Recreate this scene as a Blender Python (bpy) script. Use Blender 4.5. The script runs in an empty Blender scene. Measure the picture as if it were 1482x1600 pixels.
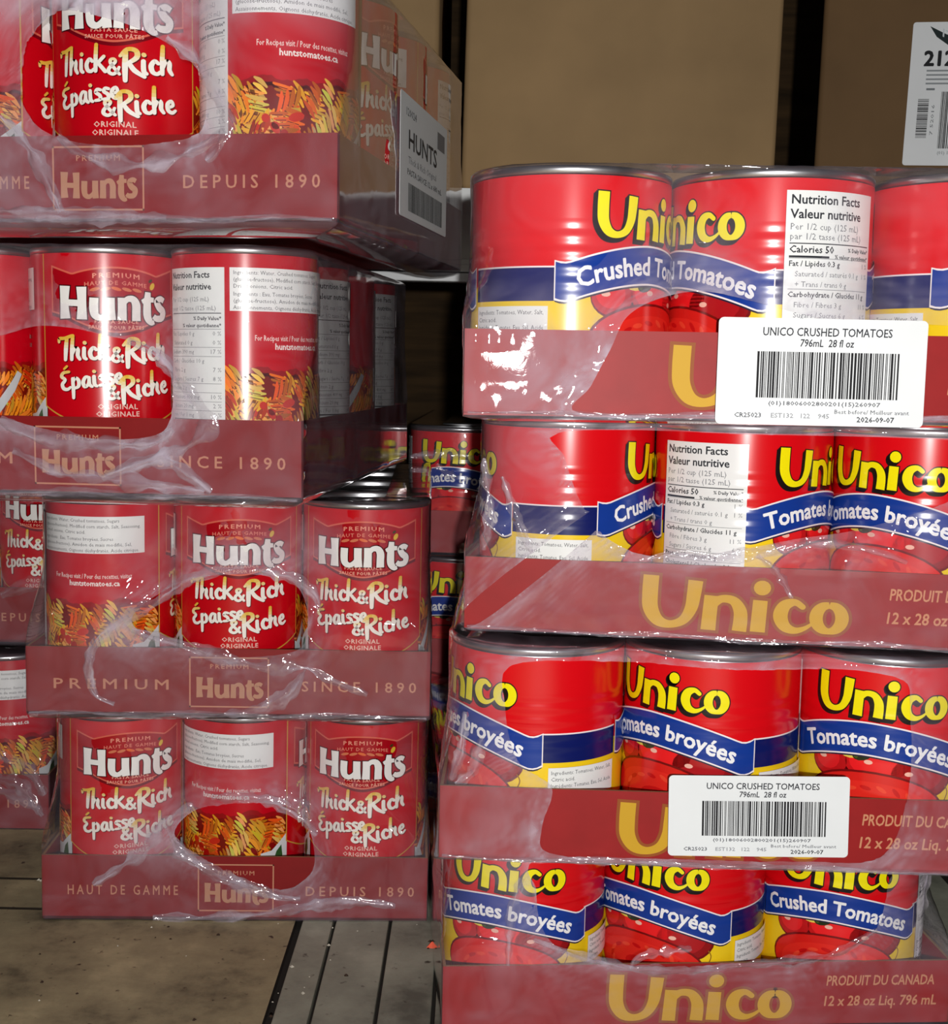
import bpy, math, random
from mathutils import Matrix, Vector, noise
from mathutils.geometry import tessellate_polygon

scene = bpy.context.scene
C = scene.collection
rnd = random.Random(7)

# ------------------------------------------------------------------ camera
F_PX, ZC, PITCH, ROLL = 2062.4, 0.4011, 0.1134, -0.0224
cp, sp_, cr, sr = math.cos(PITCH), math.sin(PITCH), math.cos(ROLL), math.sin(ROLL)
right, up, fwd = Vector((1, 0, 0)), Vector((0, sp_, cp)), Vector((0, cp, -sp_))
r2, u2 = right * cr - up * sr, right * sr + up * cr
cam_d = bpy.data.cameras.new('camera')
cam = bpy.data.objects.new('camera', cam_d)
C.objects.link(cam)
cam_d.sensor_fit = 'VERTICAL'
cam_d.sensor_height = 24.0
cam_d.lens = F_PX / 1600.0 * 24.0
cam_d.clip_start = 0.01
m = Matrix((r2, u2, -fwd)).transposed().to_4x4()
m.translation = Vector((0, 0, ZC))
cam.matrix_world = m
scene.camera = cam

# ------------------------------------------------------------------ light
world = bpy.data.worlds.new('world')
scene.world = world
world.use_nodes = True
bg = world.node_tree.nodes['Background']
bg.inputs[0].default_value = (0.85, 0.9, 1.0, 1)
bg.inputs[1].default_value = 0.015
fl = bpy.data.lights.new('phone_flash', 'POINT')
fl.energy = 33.0
fl.shadow_soft_size = 0.006
fl.color = (1.0, 0.97, 0.94)
flo = bpy.data.objects.new('phone_flash', fl)
flo.location = (0.022, -0.22, ZC + 0.012)
C.objects.link(flo)
scene.view_settings.view_transform = 'Standard'
scene.view_settings.look = 'None'
scene.view_settings.exposure = 0.0
scene.view_settings.gamma = 1.0
scene.view_settings.use_curve_mapping = False


# ------------------------------------------------------------------ helpers
def lin(c):
    return tuple((x / 255 / 12.92 if x / 255 <= 0.04045 else ((x / 255 + 0.055) / 1.055) ** 2.4) for x in c)


def mat(name):
    mt = bpy.data.materials.new(name)
    mt.use_nodes = True
    nt = mt.node_tree
    return mt, nt, nt.nodes['Principled BSDF']


def N(nt, t, **kw):
    n = nt.nodes.new(t)
    for k, v in kw.items():
        setattr(n, k, v)
    return n


def ramp(nt, stops):
    r = nt.nodes.new('ShaderNodeValToRGB')
    e = r.color_ramp.elements
    while len(e) < len(stops):
        e.new(0.5)
    for el, (p, c) in zip(e, stops):
        el.position = p
        el.color = (*c, 1)
    return r


def simple(name, col, rough=0.5, metal=0.0, nscale=0, namt=0.0, bump=0.0, stretch=None, spec=0.3):
    mt, nt, b = mat(name)
    b.inputs['Base Color'].default_value = (*lin(col), 1)
    b.inputs['Roughness'].default_value = rough
    b.inputs['Metallic'].default_value = metal
    b.inputs['Specular IOR Level'].default_value = spec
    if nscale:
        tc = N(nt, 'ShaderNodeTexCoord')
        mp = N(nt, 'ShaderNodeMapping')
        if stretch:
            mp.inputs['Scale'].default_value = stretch
        nt.links.new(tc.outputs['Object'], mp.inputs[0])
        no = N(nt, 'ShaderNodeTexNoise')
        no.inputs['Scale'].default_value = nscale
        no.inputs['Detail'].default_value = 5
        nt.links.new(mp.outputs[0], no.inputs['Vector'])
        l = lin(col)
        rp = ramp(nt, [(0.3, tuple(x * (1 - namt) for x in l)), (0.7, tuple(min(1, x * (1 + namt)) for x in l))])
        nt.links.new(no.outputs[0], rp.inputs[0])
        nt.links.new(rp.outputs[0], b.inputs['Base Color'])
        if bump:
            bp = N(nt, 'ShaderNodeBump')
            bp.inputs['Strength'].default_value = bump
            bp.inputs['Distance'].default_value = 0.001
            nt.links.new(no.outputs[0], bp.inputs['Height'])
            nt.links.new(bp.outputs[0], b.inputs['Normal'])
    return mt


def mesh_obj(name, verts, faces, mats, parent=None, smooth=False, midx=None, link=True):
    me = bpy.data.meshes.new(name)
    me.from_pydata(verts, [], faces)
    for mm in (mats if isinstance(mats, (list, tuple)) else [mats]):
        me.materials.append(mm)
    if midx:
        me.polygons.foreach_set('material_index', midx)
    if smooth:
        me.polygons.foreach_set('use_smooth', [True] * len(me.polygons))
    me.update()
    o = bpy.data.objects.new(name, me)
    if link:
        C.objects.link(o)
    o.parent = parent
    return o


def tag(o, label, cat, group=None, kind=None):
    if label:
        o['label'] = label
    if cat:
        o['category'] = cat
    if group:
        o['group'] = group
    if kind:
        o['kind'] = kind
    return o


def empty(name, matrix):
    o = bpy.data.objects.new(name, None)
    o.empty_display_size = 0.02
    C.objects.link(o)
    o.matrix_world = matrix
    return o


class MB:
    """collects boxes and lathes for one mesh"""
    def __init__(s):
        s.v, s.f, s.m = [], [], []

    def add(s, vs, fs, mi=0):
        b = len(s.v)
        s.v += vs
        s.f += [tuple(i + b for i in f) for f in fs]
        s.m += [mi] * len(fs)

    def box(s, x0, x1, y0, y1, z0, z1, mi=0, top=None, bev=0.0):
        if bev:
            import bmesh
            bm = bmesh.new()
            bmesh.ops.create_cube(bm, size=1)
            for v in bm.verts:
                v.co = Vector(((x0 + x1) / 2 + v.co.x * (x1 - x0), (y0 + y1) / 2 + v.co.y * (y1 - y0), (z0 + z1) / 2 + v.co.z * (z1 - z0)))
            bmesh.ops.bevel(bm, geom=bm.edges[:], offset=bev, segments=2, affect='EDGES', profile=0.5)
            bm.verts.index_update()
            s.add([tuple(v.co) for v in bm.verts], [tuple(v.index for v in f.verts) for f in bm.faces], mi)
            bm.free()
            return
        vs = [(x0, y0, z0), (x1, y0, z0), (x1, y1, z0), (x0, y1, z0), (x0, y0, z1), (x1, y0, z1), (x1, y1, z1), (x0, y1, z1)]
        fs = [(0, 3, 2, 1), (4, 5, 6, 7), (0, 1, 5, 4), (1, 2, 6, 5), (2, 3, 7, 6), (3, 0, 4, 7)]
        b = len(s.v)
        s.v += vs
        s.f += [tuple(i + b for i in f) for f in fs]
        s.m += [mi, mi if top is None else top, mi, mi, mi, mi]

    def lathe(s, prof, n, cap_first=False, cap_last=False, mi=0):
        vs, fs = [], []
        for r, z in prof:
            for k in range(n):
                a = 2 * math.pi * k / n - math.pi / 2
                vs.append((r * math.cos(a), r * math.sin(a), z))
        for i in range(len(prof) - 1):
            for k in range(n):
                k2 = (k + 1) % n
                fs.append((i * n + k, i * n + k2, (i + 1) * n + k2, (i + 1) * n + k))
        if cap_first:
            fs.append(tuple(range(n - 1, -1, -1)))
        if cap_last:
            fs.append(tuple((len(prof) - 1) * n + k for k in range(n)))
        s.add(vs, fs, mi)

    def obj(s, name, mats, parent=None, smooth=False):
        return mesh_obj(name, s.v, s.f, mats, parent, smooth, s.m if isinstance(mats, (list, tuple)) else None)


# ------------------------------------------------------------------ flat print
class Print:
    """flat print: convex polygons (mm) with a colour and a layer"""
    def __init__(s):
        s.p = []
        s.k = 0

    def poly(s, pts, col, layer=0):           # convex
        s.p.append(([(x, y) for x, y in pts], col, layer))

    def ngon(s, pts, col, layer=0):           # any simple polygon
        for t in tessellate_polygon([[Vector((x, y, 0)) for x, y in pts]]):
            s.p.append(([pts[i] for i in t], col, layer))

    def rect(s, x0, y0, x1, y1, col, layer=0):
        s.poly([(x0, y0), (x1, y0), (x1, y1), (x0, y1)], col, layer)

    def strip(s, x0, x1, lo, hi, col, layer=0, n=40):
        for i in range(n):
            a, b = x0 + (x1 - x0) * i / n, x0 + (x1 - x0) * (i + 1) / n
            s.poly([(a, lo(a)), (b, lo(b)), (b, hi(b)), (a, hi(a))], col, layer)

    def disc(s, cx, cy, rx, ry, col, layer=0, n=16, rot=0.0):
        c, d = math.cos(rot), math.sin(rot)
        pts = []
        for k in range(n):
            a = 2 * math.pi * k / n
            x, y = rx * math.cos(a), ry * math.sin(a)
            pts.append((cx + c * x - d * y, cy + d * x + c * y))
        s.poly(pts, col, layer)

    def stroke(s, pts, col, layer=0, smooth=True, grow=0.0, xf=None, caps=True, cfun=None, sub=5):
        """variable-width pen stroke; pts = (x, y, width)"""
        P = [tuple(p) for p in pts]
        if smooth and len(P) > 2:
            Q = [P[0]] + P + [P[-1]]
            out = []
            for i in range(1, len(Q) - 2):
                p0, p1, p2, p3 = Q[i - 1], Q[i], Q[i + 1], Q[i + 2]
                for k in range(sub):
                    t = k / sub
                    out.append(tuple(0.5 * ((2 * b) + (-a + c) * t + (2 * a - 5 * b + 4 * c - d) * t * t + (-a + 3 * b - 3 * c + d) * t ** 3)
                                     for a, b, c, d in zip(p0, p1, p2, p3)))
            out.append(P[-1])
            P = out
        L, R_ = [], []
        n = len(P)
        for i in range(n):
            a, b = P[max(0, i - 1)], P[min(n - 1, i + 1)]
            dx, dy = b[0] - a[0], b[1] - a[1]
            l = math.hypot(dx, dy) or 1
            h = P[i][2] / 2 + grow
            ex = 0.0
            if not caps and grow:
                ex = -grow if i == 0 else (grow if i == n - 1 else 0)
            x, y = P[i][0] + dx / l * ex, P[i][1] + dy / l * ex
            L.append((x - dy / l * h, y + dx / l * h))
            R_.append((x + dy / l * h, y - dx / l * h))
        T = xf or (lambda q: q)
        cf = cfun or (lambda q: col)
        s.k += 1
        layer = layer + (s.k % 5) * 0.17
        for i in range(n - 1):
            q = [R_[i], R_[i + 1], L[i + 1], L[i]]
            s.poly([T(z) for z in q], cf(((P[i][0] + P[i + 1][0]) / 2, (P[i][1] + P[i + 1][1]) / 2)), layer)
        if caps:
            for e in (0, -1):
                h = P[e][2] / 2 + grow
                s.poly([T((P[e][0] + h * math.cos(k * math.pi / 5), P[e][1] + h * math.sin(k * math.pi / 5))) for k in range(10)], cf(P[e][:2]), layer + (0.06 if e else 0.11))

    def dot(s, x, y, r, col, layer, grow=0, xf=None, cfun=None):
        T = xf or (lambda q: q)
        c = cfun((x, y)) if cfun else col
        s.poly([T((x + (r + grow) * math.cos(k * math.pi / 7), y + (r + grow) * math.sin(k * math.pi / 7))) for k in range(14)], c, layer)

    def text(s, body, x, y, size, col, layer=0, align='L', bold=0.0, xf=None, width=None, spacing=1.0, shear=0.0, res=2):
        tris, w = font(body, spacing, shear, res)
        k = size
        kx = k
        if width:
            kx = width / w
        ox = x - (0 if align == 'L' else w * kx / 2 if align == 'C' else w * kx)
        T = xf or (lambda q: q)
        offs = [(0, 0)]
        if bold:
            offs = [(bold * math.cos(a * math.pi / 3), bold * math.sin(a * math.pi / 3)) for a in range(6)]
        for io, (dx, dy) in enumerate(offs):
            for t in tris:
                s.p.append(([T((ox + (px + dx) * kx, y + (py + dy) * k)) for px, py in t], col, layer + io * 0.15))

    # ---- to meshes
    def arrays(s, circ=None, nseg=80, radius=None, step=0.00009, base=0.0):
        V, Fc, col = [], [], []
        if circ:
            du = circ / nseg
            for pts, c, lay in s.p:
                lo, hi = min(p[0] for p in pts), max(p[0] for p in pts)
                k0, k1 = math.floor(lo / du + 1e-9), math.ceil(hi / du - 1e-9)
                cells = [pts] if k1 - k0 <= 1 else []
                if not cells:
                    rest = pts
                    for k in range(k0 + 1, k1):
                        left, rest = cut(rest, k * du)
                        if len(left) > 2:
                            cells.append(left)
                        if len(rest) < 3:
                            break
                    if len(rest) > 2:
                        cells.append(rest)
                r = radius + base + step * (lay + 1)
                for q in cells:
                    b = len(V)
                    kc = math.floor((sum(p[0] for p in q) / len(q)) / du)
                    a0, a1 = 2 * math.pi * kc / nseg - math.pi / 2, 2 * math.pi * (kc + 1) / nseg - math.pi / 2
                    p0, p1 = (r * math.cos(a0), r * math.sin(a0)), (r * math.cos(a1), r * math.sin(a1))
                    for u, v in q:
                        f = u / du - kc
                        V.append((p0[0] + (p1[0] - p0[0]) * f, p0[1] + (p1[1] - p0[1]) * f, v * 0.001))
                    Fc.append(tuple(range(b, b + len(q))))
                    col.append((c, len(q)))
        else:
            for pts, c, lay in s.p:
                b = len(V)
                V += [(u * 0.001, -(base + step * (lay + 1)), v * 0.001) for u, v in pts]
                Fc.append(tuple(range(b, b + len(pts))))
                col.append((c, len(pts)))
        # winding: face outwards
        out = []
        for f in Fc:
            a, b, c3 = Vector(V[f[0]]), Vector(V[f[1]]), Vector(V[f[2]])
            nrm = (b - a).cross(c3 - a)
            d = Vector((a.x, a.y, 0)) if circ else Vector((0, -1, 0))
            out.append(f if nrm.dot(d) >= 0 else tuple(reversed(f)))
        return V, out, col

    def mesh(s, name, material, **kw):
        V, Fc, col = s.arrays(**kw)
        me = bpy.data.meshes.new(name)
        me.from_pydata(V, [], Fc)
        me.materials.append(material)
        at = me.color_attributes.new('ink', 'FLOAT_COLOR', 'CORNER')
        buf = []
        cache = {}
        for c, n in col:
            if c not in cache:
                cache[c] = [*lin(c), 1.0]
            buf += cache[c] * n
        at.data.foreach_set('color', buf)
        if kw.get('circ'):
            # smooth shading with true cylinder normals
            nr = []
            for f in Fc:
                for i in f:
                    x, y, _ = V[i]
                    l = math.hypot(x, y)
                    nr.append((x / l, y / l, 0))
            me.polygons.foreach_set('use_smooth', [True] * len(me.polygons))
            me.normals_split_custom_set(nr)
        me.update()
        return me


def cut(pts, x):
    """split a convex polygon at a vertical line"""
    L, R_ = [], []
    n = len(pts)
    for i in range(n):
        p, q = pts[i], pts[(i + 1) % n]
        if p[0] <= x:
            L.append(p)
        if p[0] >= x:
            R_.append(p)
        if (p[0] - x) * (q[0] - x) < 0:
            t = (x - p[0]) / (q[0] - p[0])
            z = (x, p[1] + (q[1] - p[1]) * t)
            L.append(z)
            R_.append(z)
    return L, R_


_fc = {}


def font(body, spacing, shear, res):
    key = (body, spacing, shear, res)
    if key not in _fc:
        cu = bpy.data.curves.new('glyphs', 'FONT')
        cu.body = body
        cu.size = 1.0
        cu.space_character = spacing
        cu.shear = shear
        cu.resolution_u = res
        o = bpy.data.objects.new('glyphs', cu)
        C.objects.link(o)
        bpy.context.view_layer.update()
        me = bpy.data.meshes.new_from_object(o)
        tr = []
        for p in me.polygons:
            tr.append([(me.vertices[i].co.x, me.vertices[i].co.y) for i in p.vertices])
        w = max((q[0] for t in tr for q in t), default=1)
        C.objects.unlink(o)
        bpy.data.objects.remove(o)
        bpy.data.curves.remove(cu)
        bpy.data.meshes.remove(me)
        # curve fill may yield n-gons; keep triangles only
        out = []
        for t in tr:
            if len(t) == 3:
                out.append(t)
            else:
                for a in tessellate_polygon([[Vector((x, y, 0)) for x, y in t]]):
                    out.append([t[i] for i in a])
        _fc[key] = (out, w)
    return _fc[key]


# ------------------------------------------------------------------ materials
def print_mat(name, rough, ribs=False, spec=0.5, coat=0.0):
    mt, nt, b = mat(name)
    at = N(nt, 'ShaderNodeAttribute', attribute_name='ink')
    nt.links.new(at.outputs['Color'], b.inputs['Base Color'])
    b.inputs['Roughness'].default_value = rough
    b.inputs['Specular IOR Level'].default_value = spec
    if ribs:      # rolled beads of the can showing through the paper
        tc = N(nt, 'ShaderNodeTexCoord')
        sx = N(nt, 'ShaderNodeSeparateXYZ')
        nt.links.new(tc.outputs['Object'], sx.inputs[0])
        w = N(nt, 'ShaderNodeMath', operation='MULTIPLY')
        w.inputs[1].default_value = 2 * math.pi / 0.0075
        nt.links.new(sx.outputs[2], w.inputs[0])
        si = N(nt, 'ShaderNodeMath', operation='SINE')
        nt.links.new(w.outputs[0], si.inputs[0])
        mr = N(nt, 'ShaderNodeMapRange')
        mr.inputs['From Min'].default_value = 0.088
        mr.inputs['From Max'].default_value = 0.093
        mr.inputs['To Min'].default_value = 1
        mr.inputs['To Max'].default_value = 0
        nt.links.new(sx.outputs[2], mr.inputs['Value'])
        mr2 = N(nt, 'ShaderNodeMapRange')
        mr2.inputs['From Min'].default_value = 0.056
        mr2.inputs['From Max'].default_value = 0.062
        nt.links.new(sx.outputs[2], mr2.inputs['Value'])
        m1 = N(nt, 'ShaderNodeMath', operation='MULTIPLY')
        nt.links.new(mr.outputs[0], m1.inputs[0])
        nt.links.new(mr2.outputs[0], m1.inputs[1])
        m2 = N(nt, 'ShaderNodeMath', operation='MULTIPLY')
        nt.links.new(si.outputs[0], m2.inputs[0])
        nt.links.new(m1.outputs[0], m2.inputs[1])
        bp = N(nt, 'ShaderNodeBump')
        bp.inputs['Strength'].default_value = 0.35
        bp.inputs['Distance'].default_value = 0.0004
        nt.links.new(m2.outputs[0], bp.inputs['Height'])
        nt.links.new(bp.outputs[0], b.inputs['Normal'])
    return mt


M_UL = print_mat('glossy_tomato_label', 0.22, ribs=True)
M_HL = print_mat('glossy_sauce_label', 0.22)
M_PR = print_mat('matte_print', 0.55, spec=0.3)
M_ST = print_mat('sticker_print', 0.6, spec=0.2)
M_TIN = simple('tin_plate', (196, 198, 202), 0.32, 1.0, 40, 0.12)
M_LID = simple('lid_tin', (120, 121, 124), 0.42, 1.0, 25, 0.15)
M_HTRAY = simple('maroon_printed_board', (134, 20, 22), 0.5, 0, 60, 0.07, 0.06)
M_UTRAY = simple('red_printed_board', (152, 24, 26), 0.5, 0, 60, 0.07, 0.06)
M_KRAFT = simple('kraft_board', (150, 118, 84), 0.85, 0, 120, 0.12, 0.1)
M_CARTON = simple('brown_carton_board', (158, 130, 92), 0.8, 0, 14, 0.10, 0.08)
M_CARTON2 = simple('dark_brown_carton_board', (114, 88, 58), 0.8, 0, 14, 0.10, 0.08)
M_WHITE = simple('white_laminate', (232, 236, 236), 0.5, 0, 8, 0.03)
M_TRIMG = simple('grey_white_trim', (205, 210, 212), 0.45, 0.0, 30, 0.08)
M_BACK = simple('dark_plywood', (70, 52, 30), 0.85, 0, 7, 0.5, 0.3, (1, 1, 9))
M_STEEL = simple('dark_steel', (46, 46, 48), 0.5, 0.6, 20, 0.1)
M_WOOD = simple('pallet_wood', (120, 92, 60), 0.85, 0, 9, 0.3, 0.3, (1, 8, 8))


def film_mat(name, gloss=0.02, rough=0.07, bumpk=0.04):
    mt, nt, b = mat(name)
    nt.nodes.remove(b)
    out = nt.nodes['Material Output']
    tc = N(nt, 'ShaderNodeTexCoord')
    n1 = N(nt, 'ShaderNodeTexNoise')
    n1.inputs['Scale'].default_value = 28
    n1.inputs['Detail'].default_value = 4
    n1.inputs['Distortion'].default_value = 1.2
    nt.links.new(tc.outputs['Object'], n1.inputs['Vector'])
    mr = N(nt, 'ShaderNodeMapRange')
    mr.inputs['From Min'].default_value = 0.3
    mr.inputs['From Max'].default_value = 0.7
    mr.inputs['To Min'].default_value = 0.4
    mr.inputs['To Max'].default_value = 1.6
    nt.links.new(n1.outputs[0], mr.inputs['Value'])
    at = N(nt, 'ShaderNodeAttribute', attribute_name='dens')
    mu = N(nt, 'ShaderNodeMath', operation='MULTIPLY', use_clamp=True)
    nt.links.new(at.outputs['Fac'], mu.inputs[0])
    nt.links.new(mr.outputs[0], mu.inputs[1])
    n2 = N(nt, 'ShaderNodeTexNoise')
    n2.inputs['Scale'].default_value = 170
    n2.inputs['Detail'].default_value = 3
    n2.inputs['Distortion'].default_value = 0.8
    nt.links.new(tc.outputs['Object'], n2.inputs['Vector'])
    bp = N(nt, 'ShaderNodeBump')
    bp.inputs['Strength'].default_value = bumpk
    bp.inputs['Distance'].default_value = 0.0006
    nt.links.new(n2.outputs[0], bp.inputs['Height'])
    tr = N(nt, 'ShaderNodeBsdfTransparent')
    df = N(nt, 'ShaderNodeBsdfDiffuse')
    df.inputs['Color'].default_value = (0.78, 0.70, 0.84, 1)
    gl = N(nt, 'ShaderNodeBsdfGlossy', distribution='BECKMANN')
    gl.inputs['Roughness'].default_value = rough
    gl.inputs['Color'].default_value = (1, 0.98, 0.98, 1)
    nt.links.new(bp.outputs[0], gl.inputs['Normal'])
    nt.links.new(bp.outputs[0], df.inputs['Normal'])
    mx = N(nt, 'ShaderNodeMixShader')
    nt.links.new(mu.outputs[0], mx.inputs[0])
    nt.links.new(tr.outputs[0], mx.inputs[1])
    nt.links.new(df.outputs[0], mx.inputs[2])
    lw = N(nt, 'ShaderNodeLayerWeight')       # layered film mirrors more the flatter it is seen
    lw.inputs['Blend'].default_value = 0.5
    pw = N(nt, 'ShaderNodeMath', operation='POWER')
    pw.inputs[1].default_value = 2.6
    nt.links.new(lw.outputs['Facing'], pw.inputs[0])
    m3 = N(nt, 'ShaderNodeMath', operation='MULTIPLY_ADD', use_clamp=True)
    m3.inputs[1].default_value = 0.95
    m3.inputs[2].default_value = gloss
    nt.links.new(pw.outputs[0], m3.inputs[0])
    mx2 = N(nt, 'ShaderNodeMixShader')
    nt.links.new(m3.outputs[0], mx2.inputs[0])
    nt.links.new(mx.outputs[0], mx2.inputs[1])
    nt.links.new(gl.outputs[0], mx2.inputs[2])
    nt.links.new(mx2.outputs[0], out.inputs['Surface'])
    return mt


M_FILM = film_mat('shrink_film')
M_FILM2 = film_mat('bunched_film', 0.07, 0.11, 0.8)

# ------------------------------------------------------------------ dimensions
UD, UH, UTH, UTIER, UGAP = 0.103, 0.1180, 0.0416, 0.1249, 0.0050
HD, HH, HTH, HTIER, HGAP = 0.0897, 0.1450, 0.0466, 0.1573, 0.0100
NSEG = 80
ROWS = 4

# ------------------------------------------------------------------ the setting
floor = MB()
floor.box(-1.6, 1.6, -1.5, 2.0, -0.05, -0.006)
fo = floor.obj('floor', simple('dark_floor_base', (40, 36, 32), 0.9))
tag(fo, 'worn floor of grey slats and a stained olive board', None, kind='structure')


def stained(name, base, spots, sc):
    mt, nt, b = mat(name)
    tc = N(nt, 'ShaderNodeTexCoord')
    a = N(nt, 'ShaderNodeTexNoise')
    a.inputs['Scale'].default_value = sc
    a.inputs['Detail'].default_value = 8
    a.inputs['Roughness'].default_value = 0.65
    nt.links.new(tc.outputs['Object'], a.inputs['Vector'])
    l = lin(base)
    r1 = ramp(nt, [(0.33, tuple(x * 0.38 for x in l)), (0.46, tuple(x * 0.82 for x in l)), (0.56, l), (0.70, tuple(min(1, x * 1.4) for x in l))])
    nt.links.new(a.outputs[0], r1.inputs[0])
    v = N(nt, 'ShaderNodeTexNoise')
    v.inputs['Scale'].default_value = sc * 9
    v.inputs['Detail'].default_value = 3
    nt.links.new(tc.outputs['Object'], v.inputs['Vector'])
    r2_ = ramp(nt, [(0.26, (1, 1, 1)), (0.34, (0, 0, 0)), (0.74, (0, 0, 0)), (0.78, (0, 0, 0))])
    nt.links.new(v.outputs[0], r2_.inputs[0])
    mx = N(nt, 'ShaderNodeMix', data_type='RGBA')
    nt.links.new(r2_.outputs[0], mx.inputs[0])
    nt.links.new(r1.outputs[0], mx.inputs[6])
    mx.inputs[7].default_value = (*lin(spots), 1)
    nt.links.new(mx.outputs[2], b.inputs['Base Color'])
    b.inputs['Roughness'].default_value = 0.62
    bp = N(nt, 'ShaderNodeBump')
    bp.inputs['Strength'].default_value = 0.25
    bp.inputs['Distance'].default_value = 0.001
    nt.links.new(v.outputs[0], bp.inputs['Height'])
    nt.links.new(bp.outputs[0], b.inputs['Normal'])
    return mt


M_SLAT = stained('grey_floor_slat', (158, 160, 144), (70, 66, 58), 11)
M_BOARD = stained('olive_stained_board', (166, 154, 120), (60, 44, 32), 16)
M_GROOVE_SHADE = simple('groove_shade_edge', (38, 30, 22), 0.9)  # dark colour on the board sides stands in for shade inside the grooves
seams = [-0.1175, -0.0935, -0.0535, -0.0185, 0.022, 0.062, 0.102, 0.142, 0.182, 0.222, 0.262, 0.302, 0.342, 0.382]
for a, b in zip(seams[:-1], seams[1:]):
    pl = MB()
    pl.box(a + 0.0012, b - 0.0012, -0.9, 1.9, -0.006, 0.0, bev=0.0008)
    pl.obj('floor_slat', M_SLAT, fo)
for y0, y1 in ((-0.9, 0.9155), (0.9195, 0.970), (0.974, 1.9)):
    pl = MB()
    pl.box(-1.2, -0.1215, y0, y1, -0.006, 0.0, 1, top=0)
    pl.obj('floor_board', [M_BOARD, M_GROOVE_SHADE], fo)
wb = MB()
wb.box(-1.6, 1.6, 1.95, 2.0, 0.0, 1.8)
tag(wb.obj('wall_back', M_BACK), 'dark plywood wall behind the stacks', None, kind='structure')


# ------------------------------------------------------------------ lettering made of pen strokes
def unico(P, xf, col, layer, grow=0.0):
    st = lambda pts, caps=False, smooth=True: P.stroke([(a, b, w * 0.87) for a, b, w in pts], col, layer, smooth, grow, xf, caps)
    st([(3.2, 22, 6.6), (2.9, 14, 6.6), (3.3, 8, 6.4), (6, 3.2, 5.2), (10.5, 1.7, 3.6), (15.2, 3.6, 4.2), (17.9, 8.5, 5.2), (18.8, 14, 5.8), (19.4, 20.4, 6.2)])
    st([(25.3, 14.4, 6), (24.8, 7, 6), (24.4, 0, 6.2)])
    st([(25.6, 10.8, 4.5), (29, 13.2, 3.6), (33.2, 12.6, 4.2), (35.6, 9, 5.4), (36, 5, 5.8), (35.6, 0, 6)])
    st([(42.9, 13.2, 6), (42.2, 0, 6.2)], smooth=False)
    P.dot(43.4, 18.4, 3.1, col, layer, grow, xf)
    st([(58, 11.2, 2.6), (55.2, 13.0, 3.2), (51.6, 11.4, 5.2), (50.2, 7.2, 6.0), (51.8, 3.0, 5.0), (55.4, 1.3, 3.2), (59, 2.4, 2.0), (62, 4.8, 1.2)], caps=True)
    st([(67.5 + 4.6 * math.sin(a), 7.0 + 5.4 * math.cos(a), 2.9 + 2.6 * abs(math.sin(a))) for a in [k * math.pi / 6 for k in range(13)]])


def unico_logo(P, xf, ly=2, body=(250, 236, 12), dark=(28, 20, 18)):
    for d in (0.0, 0.6, 1.2, 1.8):
        unico(P, (lambda q, d=d: xf((q[0] - d, q[1] - d))), dark, ly, 0.65)
    unico(P, xf, body, ly + 1)


def hunts(P, xf, col, layer, grow=0.0):
    st = lambda pts, caps=False, smooth=True: P.stroke(pts, col, layer, smooth, grow, xf, caps)
    st([(3.0, 19.5, 6.4), (2.6, 9, 5.2), (3.0, 0, 6.4)])
    st([(13.0, 19, 5.8), (13.2, 9, 5.0), (13.0, -0.4, 6.0)])
    st([(3.4, 9.6, 3.8), (13.4, 9.2, 3.8)], smooth=False)
    st([(20, 12.6, 5.0), (19.8, 6, 5.0), (20.6, 2.2, 4.4), (23.6, 0.7, 3.4), (26.6, 2.4, 3.2), (28, 4.8, 2.6)])
    st([(29, 12.8, 5.0), (29, 6, 5.0), (29.4, -0.5, 5.2)])
    st([(35.6, 13, 5.0), (35.6, 6, 5.0), (35.4, -0.5, 5.4)])
    st([(35.8, 9.0, 3), (38.6, 12.2, 3.4), (42, 12.2, 4.2), (43.8, 9, 5.0), (43.8, 4, 5.0), (43.8, -0.6, 5.2)])
    st([(51.4, 17, 3.6), (50.8, 9, 5.0), (51.0, 2, 5.0), (53.4, -1.2, 3.8), (55.6, -1.0, 2.2)])
    st([(47.4, 11.0, 2.4), (51, 12.4, 3.4), (55.4, 12.4, 2.8)])
    st([(63.2, 12.2, 3.4), (60.6, 13.4, 3.6), (57.8, 11.6, 4.2), (59.4, 8.2, 4.6), (62.4, 5.6, 4.6), (61.4, 1.8, 4.0), (57.4, 1.2, 3.8), (55.2, 2.6, 3.0)])


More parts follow.
